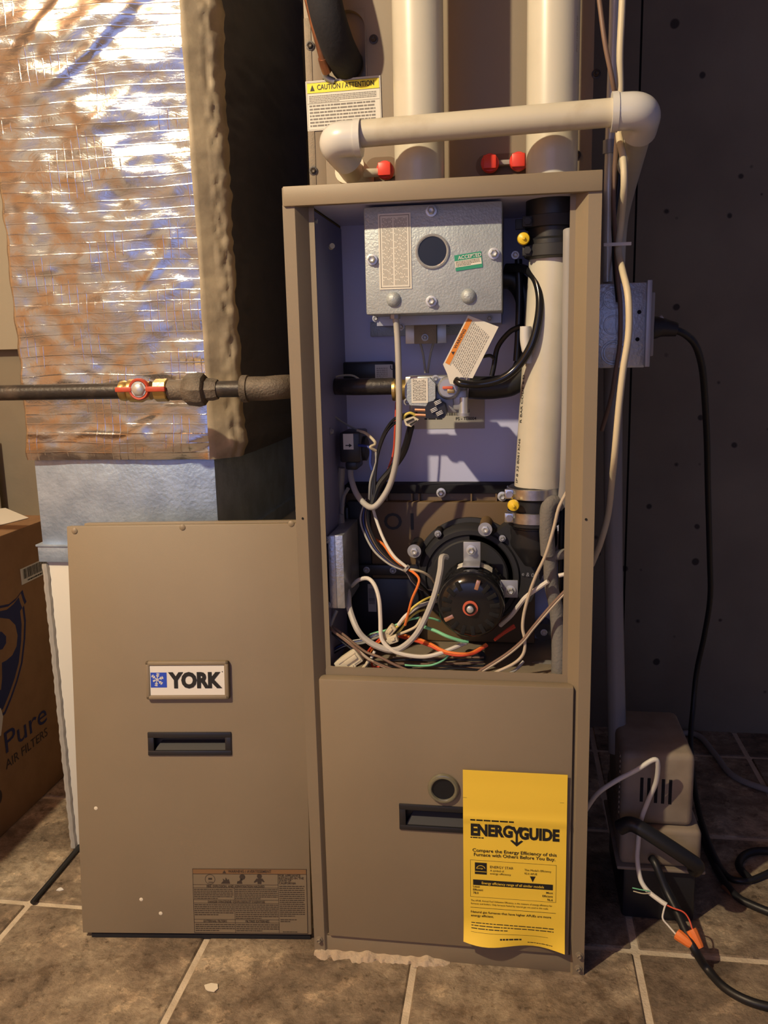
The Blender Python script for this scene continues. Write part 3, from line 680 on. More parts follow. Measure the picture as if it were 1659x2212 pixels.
# ---- black rubber elbow + hoses on the right of the valve
el = B(); el.tube([at(1014, 836, .1), at(1040, 838, .1), at(1075, 836, .10), at(1108, 828, .10), at(1130, 800, .105), at(1140, 760, .11), at(1142, 700, .115), at(1135, 640, .12), at(1112, 606, .12), at(1085, 600, .12)], .0150, 'rubber', n=20, rf=lambda t: 1 if t < .45 else 1-.18*(t-.45)); el.make('gas_manifold_pipe', fur, label='thick black pipe curving up from the gas valve')
wire('hose', [(985, 822, .046), (1000, 829, .041), (1040, 830, .044), (1085, 818, .045), (1120, 790, .045), (1148, 745, .042), (1163, 690, .045), (1166, 640, .05), (1155, 600, .06), (1130, 580, .08), (1095, 578, .1)], .0052, 'black_gloss', label='glossy black rubber hose looping in front of the white pipe', n=12)
wire('hose', [(1125, 705, .09), (1100, 718, .1), (1075, 750, .11), (1067, 790, .11), (1062, 812, .11)], .0034, 'w_black', n=10)
wire('hose', [(1120, 560, .1), (1122, 640, .1), (1120, 720, .1), (1116, 780, .1)], .0048, 'w_black', n=10)
wire('hose', [(1038, 772, .1), (1058, 768, .1), (1068, 775, .1)], .0022, 'w_black', n=8)
b = B(); b.tube([at(1135, 705, .055), at(1135, 735, .055), at(1140, 765, .055), at(1140, 785, .055)], .0068, 'pvc_white', n=14, rf=lambda t: 1 if t < .6 else .85); b.make('white_sleeve', fur, label='white plastic sleeve between the black hoses')
# ---- hang tag (hangs from the hose)
tg = [(1011, 681), (1077, 706), (1021, 817), (996, 815), (984, 818), (981, 826), (988, 832), (972, 829), (966, 808), (957, 787)]
tp = [at(u, v, .045) for u, v in tg]; o = tp[9]; Zd = V((tp[0].x-o.x, 0, tp[0].z-o.z)).normalized(); Xd = V((Zd.z, 0, -Zd.x))
def loc2(p): d = p-o; return (d.dot(Xd), d.dot(Zd))
pl = [loc2(p) for p in tp]
s = Sheet(o, Xd, Zd); s.poly(pl, 'paper', .0004); s.poly(pl, 'paper', 0)
for i in range(len(pl)):
    a, c = pl[i], pl[(i+1) % len(pl)]; s.add([s.P(*a, 0), s.P(*c, 0), s.P(*c, .0004), s.P(*a, .0004)], [[0, 1, 2, 3]], 'paper')
Hh = pl[0][1]; Wd = pl[1][0]
s.rect(.0016, .003, .0075, Hh-.003, 'orange_print', .0007)
s2 = Sheet(s.P(.0060, .012, .0), Zd, -Xd)
for t_ in (('WARNING', .016, .0),): s2.text(t_[0], .012, 0, .0038, 'brown_print', w=.026, bold=.01, l=.0010)
s2.poly([(.004, .0), (.0085, .0), (.0062, .004)], 'brown_print', .0010)
s.v += s2.v and []; 
k0 = len(s.v); s.add(s2.v, s2.f, 'brown_print')
for i in range(11):
    x = .0100+i*.0024
    if x > Wd-.003: break
    z = .004-i*.0010+.002; e = Hh-.004-i*.0006
    while z < e:
        ll = random.uniform(.0015, .005); s.rect(x, z, x+.0010, min(z+ll, e), 'print_soft', .0007); z += ll+.0009
s.rect(.0085, .0025, .0088, Hh-.004, 'print_grey', .0007)
s.make('warning_tag', label='tilted white warning tag with orange stripe hanging from the hose above the gas valve', cat='tag')
# ---- right side hoses
wire('hose', [(1230, 498, .034), (1230, 520, .031), (1229, 600, .031), (1228, 700, .031), (1227, 850, .032), (1224, 980, .034), (1221, 1050, .05), (1215, 1090, .06)], .0076, 'grey_hose', label='grey hose beside the white vent pipe', n=14)
wire('hose', [(1208, 1090, .06), (1192, 1085, .05), (1183, 1100, .045), (1181, 1140, .045), (1184, 1198, .05)], .0095, 'grey_foam', label='grey foam covered hose', n=16)
wire('hose', [(1194, 1200, .055), (1215, 1197, .055), (1238, 1192, .055)], .0068, 'grey_foam', n=14)
wire('hose', [(1188, 1200, .055), (1190, 1260, .055), (1202, 1320, .055), (1207, 1400, .05), (1206, 1480, .045)], .0098, 'grey_foam', label='dark grey drain hose going down behind the lower door', n=16, rf=lambda t: .85+.15*t)
b = B(); b.box((.334, .08, .42), (.338, .12, .66), 'plastic_black2', .001); b.make('door_switch_rail', fur)
wire('hose', [(1150, 1440, .1), (1180, 1438, .1), (1200, 1440, .1)], .008, 'grey_foam', n=12)
b = B(); p = at(1034, 1420, .1); b.lathe(p, V((.4, -1, .3)), [(-.04, .009), (-.01, .009), (-.01, .0105), (0, .0105)], 'rubber', 20); b.make('drain_stub', fur)
# ---- wiring at the bottom
c1 = lambda x, y: (690+x/5.352, 1130+y/5.352)
c2 = lambda x, y: (960+x/5.267, 1060+y/5.267)
def w1(pts, r, m, ys, label=None, f=c1, name='wire', **k):
    n = len(pts); P = []
    for i, p in enumerate(pts):
        t = i/(n-1)*(len(ys)-1); j = min(int(t), len(ys)-2); yy = ys[j]+(ys[j+1]-ys[j])*(t-j)
        u, v = f(*p); q = at(u, v, yy)
        if q.z < .407 and yy > .019: q.z = .407+random.uniform(0, .002)
        P.append(q)
    bb = B(); bb.tube(P, r, m, n=8, **k); return bb.make(name, fur, label=label)
w1([(1470, 395), (1415, 400), (1395, 560), (1340, 800), (1250, 1040), (1130, 1270), (980, 1420), (840, 1470), (660, 1420), (520, 1330), (440, 1230), (380, 1090), (340, 950), (335, 850), (320, 780), (260, 690)], .0042, 'conduit_grey', [.07, .045, .03, .026, .03, .05, .07], 'thick light grey cable hanging in a loop below the motor', name='cable')
w1([(270, 700), (360, 730), (450, 660), (560, 640), (640, 720), (690, 880), (705, 1100), (712, 1300), (760, 1400), (860, 1480), (1000, 1525), (1200, 1545), (1380, 1510), (1560, 1440), (1700, 1380)], .0028, 'w_white', [.1, .06, .04, .03, .024, .03, .05], 'white cable looping across the wiring', name='cable')
w1([(640, 1530), (760, 1420), (860, 1290), (950, 1190), (1180, 1030)], .0031, 'w_white', [.09, .05, .035], f=c2, name='cable')
w1([(640, 180), (740, 250), (850, 400), (1000, 520), (1080, 565), (1150, 640), (1135, 730), (1070, 880), (1025, 1050), (990, 1180)], .0017, 'w_orange', [.1, .07, .04, .03, .03, .04], 'orange wire')
w1([(600, -250), (650, -60), (740, 180), (860, 380), (1010, 510)], .0021, 'w_white', [.09, .085, .05, .04])
for k, (dx, m) in enumerate(((0, 'w_black'), (-18, 'w_black'), (-36, 'w_blue'), (16, 'w_black'), (-52, 'w_black'), (-8, 'w_brown'), (-66, 'w_grey'), (-28, 'w_black'))):
    w1([(560+dx*.3, -280), (545+dx, -60), (590+dx, 120), (700+dx, 320), (860+dx*.8, 470), (1020+dx*.3, 560), (1100+dx*.5, 660), (1210+dx*.5, 760), (1310, 850+dx)], .0018, m, [.09, .085, .08, .06, .045, .05, .07, .09])
w1([(1050, 535), (1120, 545), (1210, 575), (1290, 630), (1340, 700)], .0017, 'w_cream', [.04, .04, .05, .08])
w1([(1400, 830), (1290, 855), (1190, 900), (1090, 970), (1030, 1040), (930, 1170), (820, 1260), (780, 1300)], .0016, 'w_yellow', [.08, .05, .04, .04, .045])
w1([(1400, 890), (1270, 920), (1140, 965), (1050, 1030), (980, 1090), (910, 1180)], .0026, 'w_white', [.08, .05, .04, .04])
w1([(1220, 1000), (1140, 1025), (1040, 1100), (940, 1230), (860, 1300)], .0015, 'w_yellow', [.06, .045, .045])
w1([(1170, 1090), (1160, 1130), (1110, 1200), (1000, 1255), (900, 1290)], .0020, 'w_cream', [.05, .04, .045])
w1([(540, 1330), (590, 1290), (680, 1260), (780, 1235), (900, 1170), (1030, 1120), (1150, 1095), (1290, 1100), (1400, 1135)], .0015, 'w_green', [.06, .05, .045, .05, .06])
w1([(1210, 1200), (1340, 1245), (1480, 1310), (1640, 1362), (1720, 1370)], .0023, 'w_green', [.045, .035, .04], 'pale green wire below the motor')
w1([(990, 1640), (1080, 1645), (1180, 1650), (1300, 1640), (1420, 1590), (1500, 1520)], .0016, 'w_green', [.04, .035, .04])
w1([(940, 1290), (1130, 1335), (1290, 1400), (1420, 1470), (1530, 1500), (1680, 1512), (1780, 1490), (1930, 1400)], .0020, 'w_orange', [.07, .045, .03, .03, .05], 'orange wire')
w1([(920, 1310), (1110, 1360), (1280, 1420), (1430, 1490), (1560, 1525), (1690, 1525), (1800, 1500), (1940, 1410)], .0020, 'w_red', [.07, .045, .03, .03, .05], 'red wire')
w1([(570, 1700), (680, 1620), (800, 1550)], .0020, 'w_red', [.05, .07], f=c2); w1([(580, 1685), (690, 1600), (790, 1530)], .0018, 'w_red', [.05, .07], f=c2)
w1([(560, 1490), (600, 1440), (690, 1350), (800, 1280)], .0018, 'w_red', [.06, .045]); w1([(590, 1500), (620, 1450), (700, 1370), (790, 1310)], .0018, 'w_orange', [.06, .045])
w1([(600, 1600), (620, 1660), (690, 1680), (760, 1640)], .0016, 'w_red', [.05, .05])
w1([(50, 1090), (120, 1210), (280, 1340), (430, 1460), (560, 1570), (760, 1660), (1050, 1765)], .0018, 'w_brown', [.04, .03, .022, .022, .021])
w1([(70, 1120), (150, 1240), (300, 1350), (470, 1490), (600, 1590), (820, 1690), (1110, 1775)], .0018, 'w_tan', [.04, .03, .022, .022, .021])
w1([(90, 1150), (280, 1290), (520, 1480), (700, 1550), (900, 1650), (1150, 1745), (1300, 1770)], .0018, 'w_brown', [.045, .035, .026, .024, .022])
w1([(120, 1250), (300, 1400), (500, 1530), (700, 1620), (900, 1720)], .0016, 'w_black', [.045, .035, .026, .024])
for k in range(5):
    w1([(130+10*k, 1530-18*k), (220, 1470-14*k), (330, 1420-12*k), (520, 1390-14*k), (640, 1340-16*k), (800, 1290-14*k), (900, 1220-10*k)], .0014, ('w_black', 'w_grey', 'w_black', 'w_blue', 'w_black')[k], [.06, .05, .05, .055])
for k in range(6):
    w1([(700+30*k, 1720-6*k), (1000, 1690+8*k), (1300, 1700-8*k), (1560, 1680+10*k), (1900, 1700-6*k)], .0016, ('w_black', 'w_brown')[k % 2], [.03+.012*k, .04+.01*k, .05+.01*k])
w1([(200, 1010), (140, 1150), (95, 1330), (70, 1480), (75, 1590), (140, 1690)], .0024, 'w_grey', [.05, .04, .035, .03])
w1([(570, 1590), (520, 1660), (440, 1740), (400, 1770)], .0024, 'w_cream', [.03, .024]); w1([(640, 1480), (600, 1560), (520, 1650)], .0022, 'w_white', [.035, .03])
w1([(1420, 1085), (1200, 1320), (1000, 1560), (880, 1710), (700, 1860), (450, 2020), (280, 2125)], .0018, 'w_brown', [.03, .026, .024, .022], f=c2)
w1([(1420, 1110), (1215, 1335), (1010, 1570), (890, 1722), (710, 1875), (470, 2030), (300, 2135)], .0018, 'w_tan', [.03, .026, .024, .022], f=c2)
w1([(1400, 0), (1330, 130), (1290, 230), (1240, 440), (1150, 735), (1040, 970), (960, 1190), (905, 1400), (890, 1560), (915, 1700), (900, 1850), (800, 1960), (600, 2060), (430, 2132)], .0021, 'w_tan', [.03, .028, .03, .035, .03, .024, .022], 'thin tan wire crossing the foam hose', f=c2)
w1([(900, 1940), (800, 2045), (600, 2132)], .0019, 'w_grey', [.035, .022], f=c2)
b = B(); p = at(1217, 1242, .03); b.cyl(p-V((.006, 0, .001)), p+V((.006, 0, .002)), .0026, 'w_white', n=10); b.make('wire_end', fur)
# connector blocks
def block(c, L, Wd, ang, m, name='wire_connector', y=.03, t=.014):
    p = at(*c, y); M = Matrix.Translation(p) @ Matrix.Rotation(-ang, 4, 'Y')
    b = B(); b.box((-L/2, -t/2, -Wd/2), (L/2, t/2, Wd/2), m, .0015, M); b.box((-L/2-.004, -t/2+.002, -Wd/2+.002), (L/2, t/2-.002, Wd/2-.003), m, .001, M)
    b.box((-L*.1, -t/2-.0025, -Wd*.1), (L/2-.003, -t/2, Wd*.22), m, .0008, M)
    for q in (-.3, .3): b.box((-L/2+.006, -t/2-.0008, Wd*q-.0008), (L/2-.002, -t/2+.0002, Wd*q+.0008), m, 0, M)
    return b.make(name, fur, label='cream plastic wire connector')
block(c1(345, 1590), .036, .020, math.radians(36), 'cream_plastic'); block(c1(350, 1690), .022, .006, math.radians(42), 'cream_plastic', y=.024, t=.006)
block(c1(815, 1250), .020, .010, math.radians(50), 'w_cream', y=.04, t=.01); block(c1(850, 1340), .014, .010, math.radians(20), 'cream_plastic', y=.036, t=.01)
b = B(); p = at(*c1(1018, 530), .045); b.lathe(p-V((.003, 0, -.002)), V((1, 0, -.8)), [(0, .0055), (.004, .0055)], 'w_grey', 16); b.make('cable_tie', fur)
# ---- energy sheet hanging on the lower door
e0, e1, e2 = at(1000, 1660, -.0024), at(1226, 1669, -.0024), at(1004, 2030, -.004)
EX, EW, EH = e0.x, e1.x-e0.x, e0.z-.0395
def ewarp(s, x, z, l):
    t = max(0, 1-z/(EH*.16)); c = (t**2)*(.006+.008*math.sin(x/EW*6.0+.5)); r = .0006*math.sin(z*40)
    ridge = .0018*math.exp(-((z-EH*.735)/.004)**2)
    dz = .010*(t)*(1-x/EW)*(1-math.sin(x/EW*3.1)*.3)
    return s.o+s.X*x+s.Z*(z+dz*.9)+s.N*(l+c+abs(r)+ridge+.0012)
s = Sheet((EX, -.0040, .0395), XA, ZA, ewarp)
s.slab(0, 0, EW, EH, 'yellow_sheet', .0004, 16, 48)
def ey(v): return EH*(1-(v-1660)/(2045-1660))       # picture row to height on the sheet
def exx(x): return x/1100*EW
K = 'print_black'
Y4 = lambda y: EH*(1-(y-95)/1850)  # rows of the close-up
s.fine(.0095, .066, Y4(590)+.001, Y4(622), 1, K, .5, last=1)
s.text('ENERG', exx(82), Y4(765), .0158, K, w=exx(450), bold=.05)
s.text('GUIDE', exx(1025), Y4(775), .0158, K, w=exx(425), al='r', bold=.05)
yx = exx(575)
s.poly([(yx-.0075, Y4(655)), (yx-.0028, Y4(655)), (yx, Y4(700)), (yx+.0028, Y4(655)), (yx+.0075, Y4(655)), (yx+.0015, Y4(735)), (yx+.0015, Y4(830)), (yx-.0015, Y4(830)), (yx-.0015, Y4(735))], K)
s.poly([(yx-.0085, Y4(805)), (yx-.006, Y4(795)), (yx, Y4(828)), (yx+.006, Y4(795)), (yx+.0085, Y4(805)), (yx, Y4(862))], K)
s.fine(.0095, .027, Y4(782), Y4(806), 1, K, .5, last=1)
s.text('Compare the Energy Efficiency of this', EW/2, Y4(940), .0046, K, w=exx(900), al='c', bold=.012)
s.text('Furnace with Others Before You Buy.', EW/2, Y4(985), .0046, K, w=exx(870), al='c', bold=.012)
s.frame(exx(75), Y4(1430), exx(1000), Y4(1030), .0004, 'label_line')
s.rect(exx(125), Y4(1180), exx(255), Y4(1055), K)
sx, sz = exx(190), Y4(1115)
for k in range(10):
    a0, a1 = math.pi*(.95-.085*k), math.pi*(.95-.085*(k+1)); s.add([s.P(sx+.0062*math.cos(a)*r, sz-.0015+.006*math.sin(a)*r, .0009) for a in (a0, a1) for r in (1, .88)], [[0, 1, 3, 2]], 'yellow_sheet')
s.text('energy', sx-.0055, sz-.0008, .0022, 'yellow_sheet', bold=0, l=.0009); s.rect(exx(128), Y4(1152), exx(252), Y4(1147), 'yellow_sheet', .0009)
s.text('ENERGY STAR', exx(290), Y4(1105), .0036, 'label_line', w=exx(250)); s.text('A symbol of', exx(290), Y4(1140), .0027, K, w=exx(150)); s.text('energy efficiency', exx(290), Y4(1172), .0027, K, w=exx(225))
s.text("This Model's Efficiency", exx(660), Y4(1110), .0028, K, w=exx(285)); s.text('92.0 AFUE', exx(660), Y4(1148), .0028, K, w=exx(135))
s.poly([(exx(718), Y4(1165)), (exx(780), Y4(1165)), (exx(749), Y4(1228))], K)
s.rect(exx(105), Y4(1300), exx(965), Y4(1240), K); s.text('Energy efficiency range of all similar models', exx(535), Y4(1284), .0036, 'yellow_sheet', w=exx(670), al='c', bold=.01, l=.0009)
for t_, yy in (('Least', 1325), ('Efficient', 1360), ('78.0', 1395)): s.text(t_, exx(105), Y4(yy), .0030, K, bold=.006)
for t_, yy in (('Most', 1340), ('Efficient', 1378), ('96.6', 1415)): s.text(t_, exx(965), Y4(yy), .0030, K, al='r', bold=.006)
s.text('The AFUE, Annual Fuel Utilization Efficiency, is the measure of energy efficiency for', exx(80), Y4(1475), .0024, K, w=exx(880))
s.text('furnaces and boilers. Only furnaces fueled by natural gas are used in this scale.', exx(80), Y4(1508), .0024, K, w=exx(840))
s.rect(exx(75), Y4(1546), exx(1000), Y4(1542), K)
s.text('Natural gas furnaces that have higher AFUEs are more', exx(80), Y4(1600), .0032, K, w=exx(870), bold=.008); s.text('energy efficient.', exx(80), Y4(1640), .0032, K, w=exx(250), bold=.008)
s.fine(exx(85), exx(980), Y4(1705), Y4(1800), 3, K, .30, last=.45); s.rect(exx(80), Y4(1822), exx(920), Y4(1819), K); s.fine(exx(400), exx(650), Y4(1858), Y4(1885), 1, K, .6, last=1); s.fine(exx(700), exx(980), Y4(1895), Y4(1915), 1, K, .4, last=1)
for x_, y_ in ((0, 380), (.1245, 380), (.1245, 545)): s.rect(x_, Y4(y_), x_+.005, Y4(y_)+.0003, 'label_line')
s.make('energy_guide_sheet', label='bright yellow paper energy guide sheet hanging on the lower furnace door', cat='label')
# ================================================================ COIL CABINET ABOVE
coil = thing('coil_cabinet', (.185, .35, H), 'tan evaporator coil cabinet sitting on top of the furnace behind the white pipes', 'cabinet')
y0 = .15
b = B(); b.box((.0, y0+.012, H+.0005), (W, .58, 1.62), 'tan_paint', .002); b.make('casing', coil)
# front panel with round-cornered opening (opening u 690-789, v 22-172)
oL, oR, oT, oB = at(694, 60, y0).x, at(789, 100, y0).x, at(740, 22, y0).z, at(740, 178, y0).z
b = B()
b.box((.0, y0, H+.0005), (oL, y0+.010, 1.62), 'tan_paint', .0008); b.box((oR, y0, H+.0005), (W, y0+.010, 1.62), 'tan_paint'); b.box((oL, y0, H+.0005), (oR, y0+.010, oB), 'tan_paint'); b.box((oL, y0, oT), (oR, y0+.010, 1.62), 'tan_paint')
rc = .024; q = [(0, 0)]+[(-rc+rc*math.cos(a), -rc+rc*math.sin(a)) for a in [math.pi/2*i/8 for i in range(9)]]
b.prism(q, (oR+.0002, y0, oT+.0002), XA, ZA, 0, 'tan_paint', back=.010)
b.make('access_panel', coil)
b = B(); b.box((oR-.0002, y0-.001, oB), (oR+.0018, y0+.0105, oT-rc), 'tan_dusty'); b.box((.0, y0-.0012, H), (.009, y0+.001, at(660, 40, y0).z), 'tan_dusty', .0004); b.make('foil_edge_trim', coil)
for u, v in ((670, 99), (807, 85), (677, 369), (1245, 335), (1288, 160)): inst('screw', SC_BLK, at(u, v, y0-.001), coil)
def recess(uv0, uv1, y):
    p0, p1 = at(*uv0, y), at(*uv1, y); w_, h_ = p1.x-p0.x, p1.z-p0.z; r = h_*.48
    pts = []
    for cx_, cz_, a0 in ((w_-r, h_-r, 0), (r, h_-r, 90), (r, r, 180), (w_-r, r, 270)):
        for k in range(6): a = math.radians(a0+90*k/5); pts.append((cx_+r*math.cos(a), cz_+r*math.sin(a)))
    b = B(); b.prism(pts, (p0.x, y, p0.z), XA, ZA, .0006, 'plastic_brown'); o_ = b.make('drain_port_plate', coil); return o_
recess((790, 391), (862, 337), y0); recess((1028, 384), (1150, 328), y0)
def redcap(u, v, y, r=.0115):
    p = at(u, v, y); b = B(); b.lathe(p+V((0, .022, 0)), (0, -1, 0), [(0, r*.8), (.012, r), (.020, r), (.022, r*.92)], 'red_plastic', 26); b.box(p+V((-r*.72, -.006, -r*.72)), p+V((r*.72, .003, r*.72)), 'red_plastic', .0015, None); b.make('drain_plug', coil, label='red plastic drain plug')
redcap(831, 366, .125); redcap(1058, 351, .125); redcap(1120, 347, .125)
b = B(); p = at(1090, 350, .135); b.box(p+V((-.03, 0, -.003)), p+V((.034, .012, .003)), 'pvc_grey', .001); b.make('port_bridge', coil)
# caution label
p0, p1 = at(665, 284, y0-.001), at(823, 172, y0-.001); s = Sheet((p0.x, y0-.0012, p0.z), V((1, 0, .012)), ZA); w_, h_ = p1.x-p0.x, p1.z-p0.z+.004
s.slab(0, 0, w_, h_, 'paper'); s.rect(.002, h_-.0150, w_-.002, h_-.003, 'yellow_print'); s.rect(.002, h_-.003, w_-.001, h_-.0025, K); s.rect(.002, h_-.0155, w_-.001, h_-.0150, K)
s.poly([(.006, h_-.0125), (.012, h_-.0125), (.009, h_-.005)], K, .0009); s.text('CAUTION / ATTENTION', .0155, h_-.0115, .0064, K, w=w_-.024, bold=.012, l=.0009)
s.fine(.004, w_-.006, h_-.018, h_*.55, 5, 'print_grey', .5, last=.45); s.rect(.002, h_*.545, w_-.002, h_*.54, K); s.fine(.004, w_-.008, h_*.53, .004, 7, 'print_grey', .5, last=.3); s.frame(.0012, .0012, w_-.0012, h_-.0012, .0003, 'print_grey')
s.make('caution_label', coil)
# suction line
b = B(); b.tube([at(650, -190, .09), at(676, -100, .09), at(696, -20, .09), at(710, 40, .095), at(728, 95, .115), at(742, 125, .14), at(750, 140, .156)], .0215, 'rubber_foam', n=26)
b.make('suction_line', label='thick black foam insulated refrigerant pipe bending into the coil cabinet', cat='pipe')
b = B(); b.tube([at(640, -120, .10), at(661, -20, .10), at(680, 60, .11), at(697, 125, .125), at(705, 150, .138)], .0048, 'copper', n=14)
b.tube([at(697, 125, .125), at(701, 140, .132), at(706, 155, .14)], .0064, 'copper', n=14); b.tube([at(702, 145, .137), at(703, 165, .145), at(722, 176, .149)], .0042, 'zinc_dull', n=12)
b.make('copper_line', label='thin copper refrigerant pipe beside the black insulated one', cat='pipe')
# ================================================================ PVC
def vpipe(name, u, v, y, ztop, zbot, label, r=.0302, m='pvc'):
    c = at(u, v, y); t = thing(name, (c.x, y, zbot), label, 'pipe'); b = B(); b.lathe((c.x, y, zbot), ZA, [(0, r), (ztop-zbot, r)], m, 48); b.make('pipe', t); return t, c
t1, c_ = vpipe('vent_pipe', 905, 250, .056, 1.9, H+.0005, 'white vertical vent pipe rising from the middle of the furnace top')
# dirt streaks
t2, c_ = vpipe('vent_pipe', 1193, 250, .056, 1.9, H+.0005, 'white vertical vent pipe rising from the right end of the furnace top')
def wrap_text(txt, cx, cy, r, ang0, z0, size, m, parent, bold=0.0, name='pipe_print', slope=0.0):
    """lettering running up a vertical pipe, bent round it"""
    vs, fs, x0_, x1_, y0_, y1_ = textmesh(txt, bold); k = size/.7; b = B(); out = []
    for p in vs:
        a = ang0-(p.y*k)/r; z = z0+(p.x-x0_)*k; out.append((cx+slope*(z-z0)+math.cos(a)*(r+.0003), cy+math.sin(a)*(r+.0003), z))
    b.add(out, fs, m); return b.make(name, parent)
wrap_text('PVC 1120 SCH 40', c_.x, .056, .0302, math.radians(-28), 1.16, .0035, 'print_soft', t2)
# lower vent run inside the furnace
pa, pb = at(1161, 1052, .075), at(1196, 552, .075)
ex = thing('vent_pipe', (pa.x, .075, pa.z), 'white vent pipe inside the open furnace between two black couplings', 'pipe')
b = B(); b.tube([pa, pa.lerp(pb, .33), pa.lerp(pb, .66), pb], .0298, 'pvc', n=48, k=3); b.make('pipe', ex)
sl = (pb.x-pa.x)/(pb.z-pa.z)
for txt, v_ in (('IP 8 32 8061', 1046), ('KN6', 975), ('R BAR CODE 6 D', 915)):
    q = at(1120, v_, .05); wrap_text(txt, pa.x+sl*(q.z-pa.z), .075, .0298, math.radians(-150), q.z, .0056, K, ex, bold=.01, slope=sl)
# condensate drain : left elbow, long pipe, right elbow
dp = thing('drain_pipe', (.1, -.01, 1.07), 'white horizontal pipe crossing in front of the two vent pipes, glossy elbow at each end', 'pipe')
yl = -.012; rp = .0148; rf_ = .0195
L0, L1 = at(745, 292, yl), at(1395, 237, yl)
b = B(); b.cyl(L0, L1, rp, 'pvc_dirty', n=32); b.make('pipe', dp)
def elbow(c, dx, dback, name='elbow'):
    """c = corner of the bend, arms along x and toward the back"""
    b = B(); arm = .034; P = []
    a, e = c+V((dx*arm, 0, 0)), c+V(dback)
    d1 = (c-a).normalized(); d2 = (e-c).normalized(); rr = .017
    P = [a+d1*.0, a+d1*.008, c-d1*rr]
    for i in range(1, 6):
        t = i/6; P.append((c-d1*rr)*(1-t)**2+c*2*t*(1-t)+(c+d2*rr)*t*t)
    P += [c+d2*rr, e-d2*.004, e]
    b.tube(P, rf_, 'pvc_white', n=30, k=2); b.cyl(a-d1*.001, a+d1*.006, rf_+.0012, 'pvc_white', n=30)
    return b.make(name, dp, label='glossy white elbow fitting')
cl_ = at(716, 302, yl); elbow(cl_, 1, (.012, .036, -.014))
cr_ = at(1392, 238, yl); elbow(cr_, -1, (.0, .038, -.012))
b = B(); e = at(765, 378, .13); b.tube([cl_+V((.008, .025, -.009)), cl_.lerp(e, .6), e], rp, 'pvc_dirty', n=26, k=3)
b.cyl(e+V((-.004, -.012, .006)), e+V((.004, .02, -.006)), .0205, 'pvc_dirty', n=26); b.make('inlet_stub', dp)
b = B(); e2 = at(790, 374, .12); b.tube([e, e2, at(850, 372, .14)], .0055, 'pvc', n=12); b.make('port_arm', dp)
zt_ = cr_+V((0, .03, -.009))
b = B(); b.tube([zt_, V((cr_.x+.002, .20, 1.02)), V((cr_.x+.004, .262, .99)), V((cr_.x+.004, .275, .94))], .0148, 'pvc', n=26); b.make('return_leg', dp)
b = B(); b.tube([V((cr_.x+.002, .275, .95)), at(1325, 1200, .26), at(1334, 1625, .22)], .0136, 'pvc_grey', n=26, k=3); b.make('down_leg', dp, label='grey section running down to the pump')
# ================================================================ GAS LINE
gz = at(400, 842, .1).z
GP = thing('gas_pipe', (-.2, .1, gz), 'black iron gas pipe with a red handled valve entering the furnace from the left', 'pipe')
gx = lambda u: at(u, 842, .1).x
c = lambda x: V((x, .1, gz))
b = B(); b.cyl(c(-1.3), c(gx(272)), .0110, 'black_iron', n=26); b.make('pipe', GP)
b = B(); b.cyl(c(gx(440)), c(gx(525)), .0112, 'black_iron', n=26); b.cyl(c(gx(520)), c(gx(530)), .0116, 'black_iron', n=26); b.make('nipple', GP)
# valve body
b = B(); b.lathe(c(gx(262)), XA, [(0, .0135), (.006, .0145), (.010, .0125), (.014, .0160), (.030, .0165), (.038, .0125), (.044, .0128)], 'brass', 26); b.lathe(c(gx(338)), XA, [(0, .0158), (.0165, .0158), (.018, .0145)], 'brass', 8)
VB = b.make('ball_valve', GP, label='brass ball valve')
vc = at(300, 841, .083)
b = B(); b.lathe(vc+V((0, .004, 0)), (0, -1, 0), [(0, .0150), (.004, .0152), (.006, .0138), (.0055, .0115), (.003, .0110)], 'red_paint', 30)
b.box(vc+V((-.034, -.003, -.0034)), vc+V((-.010, .003, .0034)), 'red_paint', .0014); b.box(vc+V((.010, -.003, -.0036)), vc+V((.038, .003, .0036)), 'red_paint', .0014); b.make('valve_handle', VB, label='red painted handle')
b = B(); b.lathe(vc, (0, -1, 0), [(0, .0098), (.003, .0098), (.0045, .0085), (.006, .005), (.0065, 0)], 'zinc', 6); b.lathe(vc, (0, -1, 0), [(0, .0108), (.0018, .0108)], 'zinc', 22); b.make('handle_nut', VB)
b = B(); b.lathe(c(gx(366)), XA, [(0, .0138), (.003, .0142), (.020, .0142), (.024, .0165)], 'cast_iron', 22); b.lathe(c(gx(400)), XA, [(0, .018), (.004, .0215), (.020, .0235), (.028, .022), (.031, .0175)], 'cast_iron', 8); b.lathe(c(gx(444)), XA, [(-.004, .0155), (.010, .0155), (.018, .0135)], 'cast_iron', 8)
b.make('union', GP, label='dark cast iron union nut')
b = B(); b.lathe(c(gx(523)), XA, [(0, .0178), (.001, .0185), (.009, .0185), (.010, .0165)], 'cast_iron', 28)
xe = gx(600); b.tube([c(gx(528)), c(gx(550)), c(gx(575)), V((xe-.001, .104, gz+.001)), V((xe+.008, .118, gz+.001)), V((xe+.010, .14, gz))], .0165, 'cast_iron', n=26, rf=lambda t: 1 if t < .85 else .96); b.make('street_elbow', GP, label='rough cast iron elbow')
b = B(); b.tube([V((xe+.010, .13, gz)), V((.012, .138, gz)), V((.035, .118, gz)), V((.060, .102, gz)), V((.085, .1, gz)), V((gx(852), .1, gz))], .0112, 'black_iron', n=22); b.make('inner_pipe', GP)
